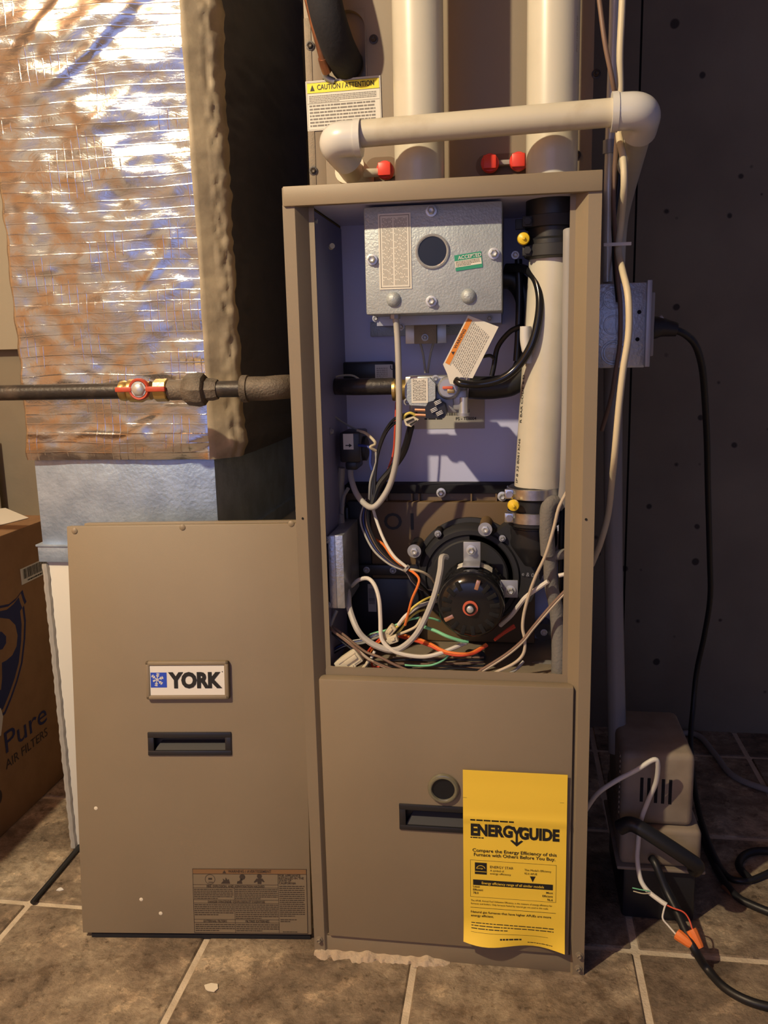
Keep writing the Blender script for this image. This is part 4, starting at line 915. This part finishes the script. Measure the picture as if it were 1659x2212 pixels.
# ================================================================ AIR DUCT
dL, dR, dF, dB = -.474, -.178, .205, .76
zw = at(300, 992, .2).z
duct = thing('air_duct', ((dL+dR)/2, .45, 0), 'square return air duct left of the furnace, wrapped in crinkled silver foil insulation', 'duct')
zc = at(110, 1178, .2).z
b = B(); b.box((dL, dF, zc-.01), (dR, dB, zw+.03), 'duct_metal', .001); b.box((dL+.01, dF+.08, zw+.03), (dR-.01, dB, 1.9), 'duct_metal'); b.make('metal_duct', duct, label='bare galvanized duct below the foil')
b = B(); b.box((dL-.006, dF-.006, at(110, 1214, .2).z), (dR+.004, dB-.003, zc), 'duct_metal', .0012); b.box((dL-.008, dF-.008, zc-.002), (dR+.006, dB-.002, zc+.0015), 'duct_metal', .0006); b.make('drive_cleat', duct)
b = B(); b.box((dL+.003, dF+.002, 0.0005), (dR, dB-.006, at(110, 1214, .2).z), 'paper', .001); b.make('filter_base', duct, label='pale base box under the duct')
b = B(); P = []
for i in range(40): z = .0015+i*(at(110, 1218, .2).z)/39*.995; P.append(V((dL+.001+.0006*math.sin(i*1.9), dF+.001, z)))
b.tube(P, .0055, 'paper_grey', n=8, k=2, rf=lambda t: 1+.1*math.sin(t*180)); b.make('edge_gasket', duct)
# foil wrap
def wrap():
    f = -.004+dF-.0
    prof = []     # (x,y,mat)
    xl_, xr_, yf = -.476, -.177, .196
    for i in range(14): prof.append((xl_, .740-(.740-yf)*i/14))
    n = 74
    for i in range(n): prof.append((xl_+(xr_-xl_)*i/n, yf+.003*i/n))
    yf += .003
    n2 = 12
    for i in range(n2): t = i/n2; prof.append((xr_+.034*t, yf+.028*t))
    for i in range(30): t = i/29; prof.append((xr_+.034, yf+.028+(.752-yf-.028)*t))
    zs = [zw+(1.5-zw)*j/190 for j in range(191)]
    vs = []; k = len(prof)
    for z in zs:
        hem = max(0, 1-(z-zw)/.045)
        for i, (x, y) in enumerate(prof):
            p = V((x, y+(-.035*(z-.95) if i < 14+n+n2 else 0)*(1 if z > .95 else 0), z))
            d = noise.fractal(V((x*7, z*16, y*6+3)), 0.9, 2.1, 4)*.0034 + noise.noise(V((x*26, z*60, y*20)))*.0014
            cr = noise.noise(V((x*3.2, z*11-x*7, 7)));  d += .007*math.exp(-(cr/.10)**2)*max(0, noise.noise(V((x*4, z*5, 2)))+.05)
            d += .004*math.sin(hem*math.pi)*(1 if z > zw+.002 else 0)
            if i < 14: dn = V((-1, 0, 0)); d = d*2
            elif i < 14+n: dn = V((0, -1, 0)); e = min(i-14, 14+n-i)
            elif i < 14+n+n2: dn = V((.62, -.78, 0)); d *= .8
            else: dn = V((1, 0, 0))
            # ragged left fold
            if 10 < i < 18: p.x += .005*noise.noise(V((1, z*30, i*.3))); 
            if 14+n+6 < i < 14+n+n2+6: d += .0035*noise.noise(V((i*.6, z*75, 4)))+.003*noise.noise(V((i*.35, z*24, 9)))
            p += dn*(d+.001); p.y = min(p.y, .775)
            vs.append(p)
    b = B(); fs = {'foil': [], 'foil_tan': [], 'foil_shaded': []}
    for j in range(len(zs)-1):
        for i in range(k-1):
            m = 'foil' if i < 14+n-1 else ('foil_tan' if i < 14+n+n2+1 else 'foil_shaded')
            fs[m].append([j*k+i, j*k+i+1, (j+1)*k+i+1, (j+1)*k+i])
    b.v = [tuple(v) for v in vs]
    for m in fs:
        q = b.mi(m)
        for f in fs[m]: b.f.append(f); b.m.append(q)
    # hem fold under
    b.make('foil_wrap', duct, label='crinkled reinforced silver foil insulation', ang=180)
wrap()
# ================================================================ LEANING UPPER DOOR
O = V((-.343, -.012, .0)); X = V((.333, .035, 0)).normalized(); nb = V((-X.y, X.x, 0)); th = .13
Z = (ZA*math.cos(th)+nb*math.sin(th)).normalized(); DW, DH = .335, .602
dr = thing('door_panel', O+X*DW/2, 'tan upper furnace door taken off and leaning against the duct, left of the furnace', 'door panel')
M = Matrix((X, -X.cross(Z), Z)).transposed().to_4x4(); M.translation = O+Z*.009
def onp(u, v, off=0):   # point of the door face seen at (u,v)
    d = ray(u, v); N = X.cross(Z); o_ = M.translation+N*off; t = (o_-CAM).dot(N)/d.dot(N); return CAM+d*t
def dl(p): q = p-M.translation; return q.dot(X), q.dot(Z)
hx, hz = dl(onp(410, 1606)); ha, hb = dl(onp(320, 1606)); hw = 2*(hx-ha)
b = holed((0, 0, 0), (DW, .014, DH-.009), (hx-hw/2+.0065, hx+hw/2-.0065, hz-.0335/2+.005, hz+.0335/2-.005), 'tan_paint', .0016, M); b.box((.02, .014, DH-.016), (DW-.004, .034, DH-.006), 'tan_paint', .001, M); PN = b.make('panel', dr)
b = B(); b.box((.012, .003, -.0085), (DW-.002, .013, .0005), 'foam_black', .001, M); b.make('bottom_gasket', dr)
def onp(u, v, off=0):   # point of the door face seen at (u,v)
    d = ray(u, v); N = X.cross(Z); o_ = M.translation+N*off; t = (o_-CAM).dot(N)/d.dot(N); return CAM+d*t
def dl(p): q = p-M.translation; return q.dot(X), q.dot(Z)
for u, v in ((161, 1147), (394, 1139), (629, 1131)):
    B().lathe(onp(u, v), X.cross(Z), [(0, .0042), (.0008, .0042), (.0014, .0032), (.0018, 0)], 'tan_paint', 20).make('rivet', dr)
# name badge
bx0, bz0 = dl(onp(318, 1510)); bx1, bz1 = dl(onp(496, 1424)); bx0, bx1 = bx0+.001, bx1-.0005; bz0, bz1 = bz0+.001, bz1-.001
b = B(); fr = .0062
for q in (((bx0, -.008, bz0), (bx1, 0, bz0+fr)), ((bx0, -.008, bz1-fr), (bx1, 0, bz1)), ((bx0, -.008, bz0), (bx0+fr, 0, bz1)), ((bx1-fr, -.008, bz0), (bx1, 0, bz1))): b.box(*q, 'tan_dusty' if 0 else 'tan_paint', .0022, M)
b.box((bx0+.003, -.0055, bz0+.003), (bx1-.003, 0, bz1-.003), 'tan_paint', 0, M)
BG = b.make('name_badge', dr)
s = Sheet(M @ V((bx0+fr, -.0056, bz0+fr)), X, Z); w_, h_ = bx1-bx0-2*fr, bz1-bz0-2*fr
s.slab(0, 0, w_, h_, 'white_print', .0006); s.rect(.0008, h_*.26, w_*.225, h_*.77, 'blue_print', .0008)
fx, fz, fr2 = w_*.095, h_*.53, h_*.24
for k in range(6):
    a = math.radians(60*k+20); d = V((math.cos(a), math.sin(a))); e = V((-d.y, d.x)); t_ = .00055
    def seg(p, q, t_=t_):
        dd = (q-p).normalized(); ee = V((-dd.y, dd.x))*t_; s.poly([tuple(p+ee), tuple(p-ee), tuple(q-ee), tuple(q+ee)], 'white_print', .0011)
    c0_ = V((fx, fz)); L = fr2*(.62 if abs(d.x) > .9 and d.x < 0 else .95)
    seg(c0_, c0_+d*L)
    for f_ in (.45, .72):
        for sg_ in (1, -1): seg(c0_+d*L*f_, c0_+d*L*f_+(d*.8+e*sg_*.8)*L*.26)
s.text('YORK', w_*.245, h_*.27, h_*.485, K, w=w_*.725, bold=.055, l=.0012); s.lathe if 0 else None
q = [(w_*.975+.0007*math.cos(a), h_*.79+.0007*math.sin(a)) for a in [2*math.pi*i/10 for i in range(10)]]; s.poly(q, K, .0012)
s.make('brand_plate', BG, label='white plate with a blue snowflake square and black letters')
hx, hz = dl(onp(410, 1606)); ha, hb = dl(onp(320, 1606)); hw = 2*(hx-ha)
recess_handle(M @ V((hx, -.0004, hz)), X, Z, dr, w=hw, h=.0335)
# warning label
lx0, lz0 = dl(onp(420, 2014)); lx1, lz1 = dl(onp(662, 1877)); w_, h_ = lx1-lx0, lz1-lz0
s = Sheet(M @ V((lx0, -.0002, lz0)), X, Z); s.slab(0, 0, w_, h_, 'label_tan', .0003)
LN = 'label_line'; s.frame(0, 0, w_, h_, .0006, LN)
Lx = lambda x: (x-100)/1370*w_; Lz = lambda y: h_*(1-(y-90)/770)
s.rect(.0006, Lz(150), w_-.0006, Lz(97), 'orange_label', .0005); s.rect(0, Lz(155), w_, Lz(150), LN)
s.text('WARNING / AVERTISSEMENT', Lx(530), Lz(135), .0040, LN, w=Lx(1050)-Lx(530), bold=.012); s.poly([(Lx(462), Lz(145)), (Lx(508), Lz(145)), (Lx(485), Lz(105))], LN)
for y_ in (283, 320, 465, 505, 700, 738): s.rect(0, Lz(y_), Lx(1130), Lz(y_)+.0005, LN)
s.rect(Lx(1125), 0, Lx(1125)+.0005, Lz(150), LN)
for a_, b_ in ((320, 465), (505, 700), (700, 860)): s.rect(Lx(597), Lz(b_), Lx(597)+.0005, Lz(a_), LN)
s.text('FIRE, EXPLOSION, AND ASPHYXIATION HAZARD', Lx(615), Lz(313), .0034, LN, w=Lx(960)-Lx(265), al='c', bold=.008)
s.text("DANGER D'INCENDIE, D'EXPLOSION ET D'ASPHYXIE", Lx(620), Lz(498), .0034, LN, w=Lx(960)-Lx(275), al='c', bold=.008)
s.text('EXTERNAL FILTERS', Lx(358), Lz(730), .0032, LN, w=Lx(497)-Lx(218), al='c', bold=.008); s.text('FILTRES EXTERNES', Lx(868), Lz(730), .0032, LN, w=Lx(1012)-Lx(727), al='c', bold=.008)
for i, t_ in enumerate(('FOR APPLIANCE', 'INSTALLED IN THE', 'STATE OF', 'CALIFORNIA')): s.text(t_, Lx(1135), Lz(180+30*i), .0032, LN, w=(.033, .038, .019, .026)[i]*.95, bold=.006)
for a_ in ((Lx(112), Lx(585), Lz(328), Lz(458), 6), (Lx(605), Lx(1118), Lz(328), Lz(458), 6), (Lx(112), Lx(590), Lz(512), Lz(655), 6), (Lx(608), Lx(1120), Lz(512), Lz(695), 8), (Lx(118), Lx(592), Lz(748), Lz(845), 4), (Lx(610), Lx(1130), Lz(748), Lz(845), 4), (Lx(1140), Lx(1440), Lz(285), Lz(665), 16), (Lx(1145), Lx(1340), Lz(685), Lz(730), 2), (Lx(1170), Lx(1460), Lz(832), Lz(852), 1)): s.fine(*a_, LN, .42)
# pictograms
def ringp(cx_, cz_, r0, r1, n=20):
    for i in range(n):
        a, c_2 = 2*math.pi*i/n, 2*math.pi*(i+1)/n; s.add([s.P(cx_+math.cos(t)*r, cz_+math.sin(t)*r, .0006) for t in (a, c_2) for r in (r0, r1)], [[0, 1, 3, 2]], LN)
zc_ = Lz(217); ringp(Lx(310), zc_, .0068, .0074); s.rect(Lx(290), Lz(222), Lx(335), Lz(200), LN); s.poly([(Lx(282), Lz(255)), (Lx(300), Lz(248)), (Lx(340), Lz(248)), (Lx(350), Lz(257))], LN)
s.poly([(Lx(440), Lz(268)), (Lx(470), Lz(235)), (Lx(462), Lz(205)), (Lx(492), Lz(230)), (Lx(500), Lz(192)), (Lx(520), Lz(225)), (Lx(535), Lz(212)), (Lx(550), Lz(268))], LN)
def disc(cx_, cz_, r): s.poly([(cx_+r*math.cos(2*math.pi*i/14), cz_+r*math.sin(2*math.pi*i/14)) for i in range(14)], LN)
disc(Lx(700), Lz(187), .0042); s.poly([(Lx(680), Lz(205)), (Lx(705), Lz(215)), (Lx(690), Lz(240)), (Lx(700), Lz(268)), (Lx(632), Lz(268)), (Lx(640), Lz(238)), (Lx(662), Lz(235))], LN)
disc(Lx(905), Lz(177), .0036); s.poly([(Lx(835), Lz(248)), (Lx(870), Lz(205)), (Lx(940), Lz(205)), (Lx(965), Lz(240)), (Lx(960), Lz(250)), (Lx(930), Lz(235)), (Lx(925), Lz(270)), (Lx(882), Lz(270)), (Lx(880), Lz(240)), (Lx(845), Lz(256))], LN)
s.make('warning_label', dr)
for u, v in ((305, 1943), (347, 1973), (207, 1746)):
    p = onp(u, v, .0003); N_ = X.cross(Z); b = B(); b.lathe(p, N_, [(0, .0028), (.0002, .0024), (.0003, 0)], 'chip', 9); b.make('paint_fleck', dr)
# ================================================================ CARTON
bx = -.62; ct = thing('carton', (-.86, .15, 0), 'brown cardboard carton with a printed blue shield at the left edge of the view', 'box')
b = B(); b.box((-1.1, -.2, .0005), (bx, .505, .525), 'cardboard', .0025); b.make('carton_body', ct)
def bp_(u, v): p = atx(u, v, bx+.0005); return (p.y, p.z)
s = Sheet((bx+.0003, 0, 0), YA, ZA)
# shield outline in face coordinates
def shp(pts, m, l): s.poly([bp_(*p) for p in pts], m, l)
K5 = lambda x, y: (x/3.072, 1080+y/3.072)
out = [(-400, 600), (-200, 720), (-60, 715), (60, 690), (110, 650), (150, 597), (162, 640), (176, 675), (160, 700), (172, 800), (168, 920), (150, 1080), (118, 1200), (80, 1310), (35, 1420), (-60, 1500), (-250, 1600), (-480, 1300)]
inn = [(-400, 650), (-200, 760), (-50, 745), (60, 722), (110, 700), (140, 680), (150, 700), (155, 800), (150, 920), (135, 1060), (105, 1180), (65, 1290), (15, 1400), (-70, 1470), (-250, 1550), (-460, 1280)]
shp([K5(*p) for p in out], 'navy_print', .0002); 
mid = [((a[0]*.6+c[0]*.4), (a[1]*.6+c[1]*.4)) for a, c in zip(out, inn)] if len(out) == len(inn) else None
# tan pinstripe inside the border
cxm, cym = -120, 1080
shp([K5(cxm+(p[0]-cxm)*.955, cym+(p[1]-cym)*.955) for p in out], 'cardboard', .0004); shp([K5(cxm+(p[0]-cxm)*.90, cym+(p[1]-cym)*.90) for p in out], 'shield_blue', .0006)
# letter P (bowl partly out of frame)
P_out = [(-60, 790), (0, 782), (60, 790), (100, 830), (115, 900), (108, 970), (80, 1030), (40, 1065), (10, 1080), (12, 1180), (5, 1260), (-40, 1260), (-60, 1100)]
shp([K5(*p) for p in P_out], 'cardboard', .0008); shp([K5(*p) for p in [(-40, 870), (10, 875), (38, 905), (38, 950), (15, 990), (-40, 1005)]], 'shield_blue', .0010)
q0, q1 = bp_(*K5(42, 1690)), bp_(*K5(315, 1480)); hh = .036
s2 = Sheet(V((bx+.0003, 0, 0))+YA*q0[0]+ZA*q0[1], YA, ZA); wP = q1[0]-q0[0]
s.text('Pure', q0[0], q0[1]+.002, .040, 'navy_print', w=wP, l=.0003)
a0, a1 = bp_(*K5(42, 1790)), bp_(*K5(320, 1590)); s.text('AIR FILTERS', a0[0], a0[1]+.0, .017, 'brown_print', w=a1[0]-a0[0], l=.0003)
r0 = bp_(*K5(0, 2040)); disc_ = [(r0[0]+.012*math.cos(t)-.002, r0[1]+.02+.014*math.sin(t)) for t in [2*math.pi*i/20 for i in range(20)]]; s.poly(disc_, 'brown_print', .0003)
r1 = bp_(*K5(0, 1450)); s.poly([(r1[0]-.06, r1[1]-.03), (r1[0]-.004, r1[1]-.03), (r1[0]+.008, r1[1]), (r1[0]+.004, r1[1]+.018), (r1[0]-.06, r1[1]+.02)], 'paper', .0012)
s.make('carton_print', ct)
c0_, c1_ = bp_(*K5(145, 565)), bp_(*K5(300, 385)); s = Sheet((bx+.0003, c0_[0], c0_[1]), YA, ZA); w_, h_ = .095, c1_[1]-c0_[1]; s.slab(0, 0, w_, h_, 'paper', .0004)
x = .008
while x < w_-.008: ww = random.choice((.0008, .0014, .002)); s.rect(x, h_*.3, x+ww, h_*.92, 'print_black', .0008); x += ww+random.choice((.001, .0016, .002))
s.fine(.02, .07, h_*.22, h_*.08, 1, K, .6, l=.0008, last=1); s.make('barcode_label', ct)
pp = [atz(*q, .5258) for q in ((0, 1135), (62, 1119), (12, 1098), (-60, 1105), (-60, 1150))]
b = B(); b.add([p for p in pp]+[p+V((0, 0, .0008)) for p in pp], [[0, 1, 2, 3, 4], [5, 6, 7, 8, 9]]+[[i, (i+1) % 5, (i+1) % 5+5, i+5] for i in range(5)], 'paper')
b.make('paper_sheet', label='white sheet of paper lying on top of the carton', cat='paper')
b = B(); b.box((-.99, .735, 0.0), (-.895, .75, .66), 'paper', .002); b.make('board', label='pale board standing against the back wall behind the carton', cat='board')
# ================================================================ THINGS ON THE FLOOR
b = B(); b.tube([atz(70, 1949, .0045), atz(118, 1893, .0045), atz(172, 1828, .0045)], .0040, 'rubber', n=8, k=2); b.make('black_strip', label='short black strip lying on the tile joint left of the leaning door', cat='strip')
def chip(u, v, r, label, grp=None, m='chip'):
    p = atz(u, v, .0008); b = B(); n = 7; pts = [(r*random.uniform(.6, 1.2)*math.cos(2*math.pi*i/n), r*random.uniform(.5, 1.1)*math.sin(2*math.pi*i/n)) for i in range(n)]
    b.prism(pts, p, XA, YA, .001, m); b.make('plaster_chip', label=label, cat='debris')
chip(129, 1922, .006, 'small round white chip on the tile beside the black strip', m='white_print')
chip(455, 2135, .010, 'narrow pale chip on the tile below the leaning door')
# ================================================================ RECEPTACLE BOX + CORD
rb = thing('outlet_box', (.405, .12, .8), 'grey metal outlet box fixed to the right side of the furnace', 'outlet')
p0, p1 = at(1296, 796, .1), at(1398, 609, .1)
b = B(); b.box((.3705, .1, p0.z), (p1.x, .15, p1.z), 'galvanized', .0016); RB = b.make('box_body', rb)
for u, v in ((1325, 646), (1325, 702), (1325, 762)):
    p = at(u, v, .0995); b = B(); b.lathe(p, (0, -1, 0), [(0, .0125), (.0007, .0122), (.0007, .0108), (.0002, .0106)], 'galvanized', 28, cap=False)
    if v > 750: b.lathe(p, (0, -1, 0), [(0, .0155), (.0009, .0152), (.0009, .0138), (.0002, .0136)], 'galvanized', 28, cap=False)
    b.make('knockout', rb)
for u, v in ((1381, 674), (1377, 733)): B().cyl(at(u, v, .0992), at(u, v, .1004), .0026, 'dark_hollow', n=14).make('screw_hole', rb)
q0, q1 = at(1400, 775, .1), at(1412, 606, .1); b = B(); b.box((p1.x-.0005, .093, p0.z+.001), (p1.x+.0055, .157, p1.z+.002), 'zinc_dull', .0008); b.make('cover_plate', rb)
z_a, z_b = at(1410, 770, .1).z, at(1410, 630, .1).z; b = B(); b.box((p1.x+.005, .105, z_a), (p1.x+.0115, .145, z_b), 'pvc_grey', .002); b.make('receptacle', rb)
b = B(); b.tube([at(1412, 697, .12), at(1420, 694, .12), at(1432, 686, .12)], .0045, 'pvc_grey', n=10); b.make('test_prong', rb)
pc = thing('power_cord', (.5, .3, 0), 'black power cord plugged into the outlet box and hanging down by the concrete wall', 'cord')
b = B(); b.tube([at(1410, 708, .12), at(1425, 707, .12), at(1440, 709, .12), at(1462, 712, .12)], .0135, 'plastic_black', n=14, rf=lambda t: 1.1-.45*t); b.make('plug', pc)
b = B(); b.tube([at(1455, 711, .12), at(1480, 722, .13), at(1502, 745, .15), at(1516, 790, .19), at(1522, 850, .24), at(1527, 950, .32), at(1529, 1050, .39), at(1533, 1200, .46), at(1534, 1290, .5), at(1522, 1370, .53), at(1505, 1450, .55), at(1497, 1530, .54), at(1492, 1600, .50), at(1500, 1700, .42), at(1520, 1790, .32), atz(1560, 1880, .006), atz(1600, 1903, .006), atz(1650, 1890, .006), atz(1720, 1850, .006)], .0048, 'rubber', n=12); b.make('cord', pc)
# ================================================================ CABLES BESIDE THE FURNACE
def cable(name, pts, r, m, label, cat='cable', n=10, k=6):
    b = B(); b.tube([at(*p) for p in pts], r, m, n=n, k=k); return b.make(name, label=label, cat=cat)
cable('thermostat_cable', [(1348, -80, .04), (1343, 30, .04), (1339, 120, .04), (1340, 195, .045), (1337, 290, .05), (1346, 340, .02), (1348, 405, .015), (1342, 480, .05), (1336, 540, .06), (1345, 585, .02), (1357, 640, -.005), (1358, 720, -.01), (1346, 800, -.012), (1337, 880, -.012), (1328, 980, -.004), (1322, 1040, .03), (1314, 1110, .07), (1298, 1170, .085), (1278, 1220, .1)], .0040, 'w_cream', 'cream cable running down the right side of the furnace past the outlet box')
cable('thermostat_cable', [(1288, -60, .03), (1297, 20, .03), (1308, 100, .03), (1325, 185, .04), (1334, 260, .07), (1330, 330, .09), (1325, 430, .10), (1330, 520, .09), (1334, 600, .08), (1340, 660, .08), (1339, 740, .085), (1330, 800, .09), (1320, 860, .1), (1300, 930, .12)], .0028, 'w_brown', 'thin brownish cable crossing in front of the conduit by the vent pipe')
cable('thermostat_cable', [(1336, 290, .10), (1338, 370, .11), (1326, 480, .12), (1327, 560, .12), (1335, 650, .085)], .0030, 'w_black', 'thin black cable beside the cream cable below the white elbow')
cd_ = thing('conduit', at(1314, 605, .12), 'bright metal conduit rising from the outlet box behind the drain elbow', 'conduit')
b = B(); b.tube([at(1330, -90, .125), at(1325, 100, .125), at(1318, 300, .125), at(1314, 450, .125), at(1312, 609, .125)], .0062, 'bright_tube', n=18, k=3); b.make('tube', cd_)
p = at(1317, 318, .125); b = B(); b.lathe(p+V((0, 0, -.008)), ZA, [(0, .0085), (.016, .0085)], 'zinc_dull', 18); b.make('coupling', cd_)
b = B(); p = at(1345, 527, .05); b.box(p+V((-.022, -.0006, -.002)), p+V((.010, .0006, .002)), 'w_white', .0003); b.make('cable_tie', label='white cable tie sticking out from the cables above the outlet box', cat='tie')
# ================================================================ CONDENSATE PUMP
pp0, pp1 = at(1337, 1870, .12), at(1505, 1885, .12)
xL, xR, yF, yK = .428, .541, .12, .30
pm = thing('condensate_pump', ((xL+xR)/2, .2, 0), 'dusty beige condensate pump on a black tank on the floor right of the furnace', 'pump')
b = B(); b.box((xL+.006, yF+.006, .0005), (xR-.004, yK, .086), 'plastic_black', .006); b.make('tank', pm)
b = B(); b.box((xL-.004, yF-.004, .085), (xR+.006, yK+.004, .0905), 'pump_beige', .002); b.box((xL, yF, .0905), (xR, yK, .150), 'pump_beige', .008, seg=3); b.make('lid', pm)
b = B(); b.box((xL, yF+.008, .150), (xR-.012, yK-.02, .262), 'pump_beige', .010, seg=3); HS = b.make('motor_housing', pm)
for k in range(5):
    u = 1387+k*15.5; pA, pB = at(u, 1680+k*1.2, yF+.0075), at(u, 1732+k*1.4, yF+.0075); b = B(); b.box((pA.x-.0022, yF+.0072, pB.z), (pA.x+.0022, yF+.010, pA.z), 'dark_hollow', .0004); b.make('vent_slot', pm)
b = B()
for k in range(12): p = V((xL+.0005, yF+.02, .16+k*.008)); b.box(p+V((-.002, 0, 0)), p+V((.001, .01, .004)), 'pump_beige')
b.make('side_fins', pm)
b = B(); b.tube([at(1338, 1788, .10), at(1360, 1780, .095), at(1385, 1790, .09), at(1440, 1825, .085), at(1485, 1855, .085), at(1505, 1870, .09), at(1500, 1878, .10)], .0105, 'rubber', n=16); b.make('vinyl_hose', label='thick black hose draped diagonally across the front of the pump', cat='hose')
# pump wiring
wc = thing('pump_cable', (.46, .05, 0), 'white cable hanging off the pump, its thin wires ending in two orange wire nuts', 'cable')
def kw(pts, r, m, name, parent, label=None, n=10):
    P = [at(*p) if p[2] is not None else atz(p[0], p[1], .004) for p in pts]; b = B(); b.tube(P, r, m, n=n); return b.make(name, parent, label=label)
kw([(1262, 1755, .11), (1290, 1715, .09), (1330, 1687, .085), (1375, 1663, .085), (1412, 1641, .085), (1421, 1652, .088), (1417, 1690, .1), (1400, 1730, .11), (1384, 1775, .112), (1378, 1830, .105), (1377, 1860, .095), (1384, 1900, .085), (1400, 1925, .075), (1425, 1945, .065), (1440, 1955, .06)], .0034, 'w_white', 'sheath', wc)
kw([(1438, 1953, .06), (1433, 1970, .055), (1432, 1985, .05), (1444, 2000, .045), (1460, 2018, .035)], .0013, 'w_white', 'wire', wc)
kw([(1440, 1955, .06), (1455, 1962, .055), (1476, 1970, .05), (1488, 1985, .045), (1496, 2008, .035)], .0011, 'w_red', 'wire', wc, 'thin red wire')
for a_, e_ in (((1462, 2017, .035), (1495, 2042, .022)), ((1493, 2008, .035), (1513, 2048, .022))):
    p, q = at(*a_), at(*e_); d = (q-p); b = B(); b.lathe(p, d, [(0, .0072), (.003, .0078), (d.length-.004, .0062), (d.length, .0050)], 'w_orange', 10); b.make('wire_nut', wc, label='orange wire nut', ang=20)
kw([(1403, 1925, .07), (1385, 1922, .068), (1366, 1918, .068)], .0008, 'w_green', 'wire', wc); kw([(1405, 1930, .07), (1388, 1930, .068), (1368, 1925, .068)], .0008, 'w_cream', 'wire', wc)
b = B(); P = [at(1407, 1853, .112), at(1418, 1870, .10), at(1440, 1925, .085), at(1460, 1965, .065), at(1480, 2010, .04), at(1500, 2050, .02), atz(1525, 2090, .009), atz(1565, 2133, .006), atz(1620, 2163, .006), atz(1690, 2180, .006), atz(1800, 2195, .006)]
b.tube(P, .0056, 'rubber', n=14); b.make('pump_cord', label='black cord running from the pump across the floor to the lower right corner', cat='cord')  # the pump's own cord
b = B(); b.tube([atz(1505, 1780, .007), atz(1530, 1838, .007), atz(1555, 1890, .007), atz(1590, 1935, .007), atz(1625, 1955, .007), atz(1700, 1985, .007)], .0058, 'rubber', n=12); b.make('floor_hose', label='black hose lying on the floor behind the pump cord', cat='hose')
b = B(); b.tube([atz(1560, 1915, .006), atz(1600, 1945, .006), atz(1640, 1962, .006), atz(1720, 2000, .006)], .0034, 'copper', n=10); b.make('thin_cable', label='thin brown cable on the floor at the right edge', cat='cable')
b = B(); b.tube([atz(1620, 1900, .008), atz(1596, 1870, .008), atz(1612, 1845, .008), atz(1655, 1838, .008), atz(1720, 1850, .008)], .0062, 'rubber', n=12); b.make('floor_hose', label='black hose coiled on the floor at the right edge of the view', cat='hose')
b = B(); b.tube([atz(1430, 1610, .006), atz(1470, 1585, .006), atz(1510, 1590, .006), atz(1545, 1630, .006), atz(1590, 1680, .006), atz(1700, 1720, .006)], .006, 'pvc_grey', n=12); b.make('floor_hose', label='grey tube lying at the foot of the wall behind the pump', cat='hose')
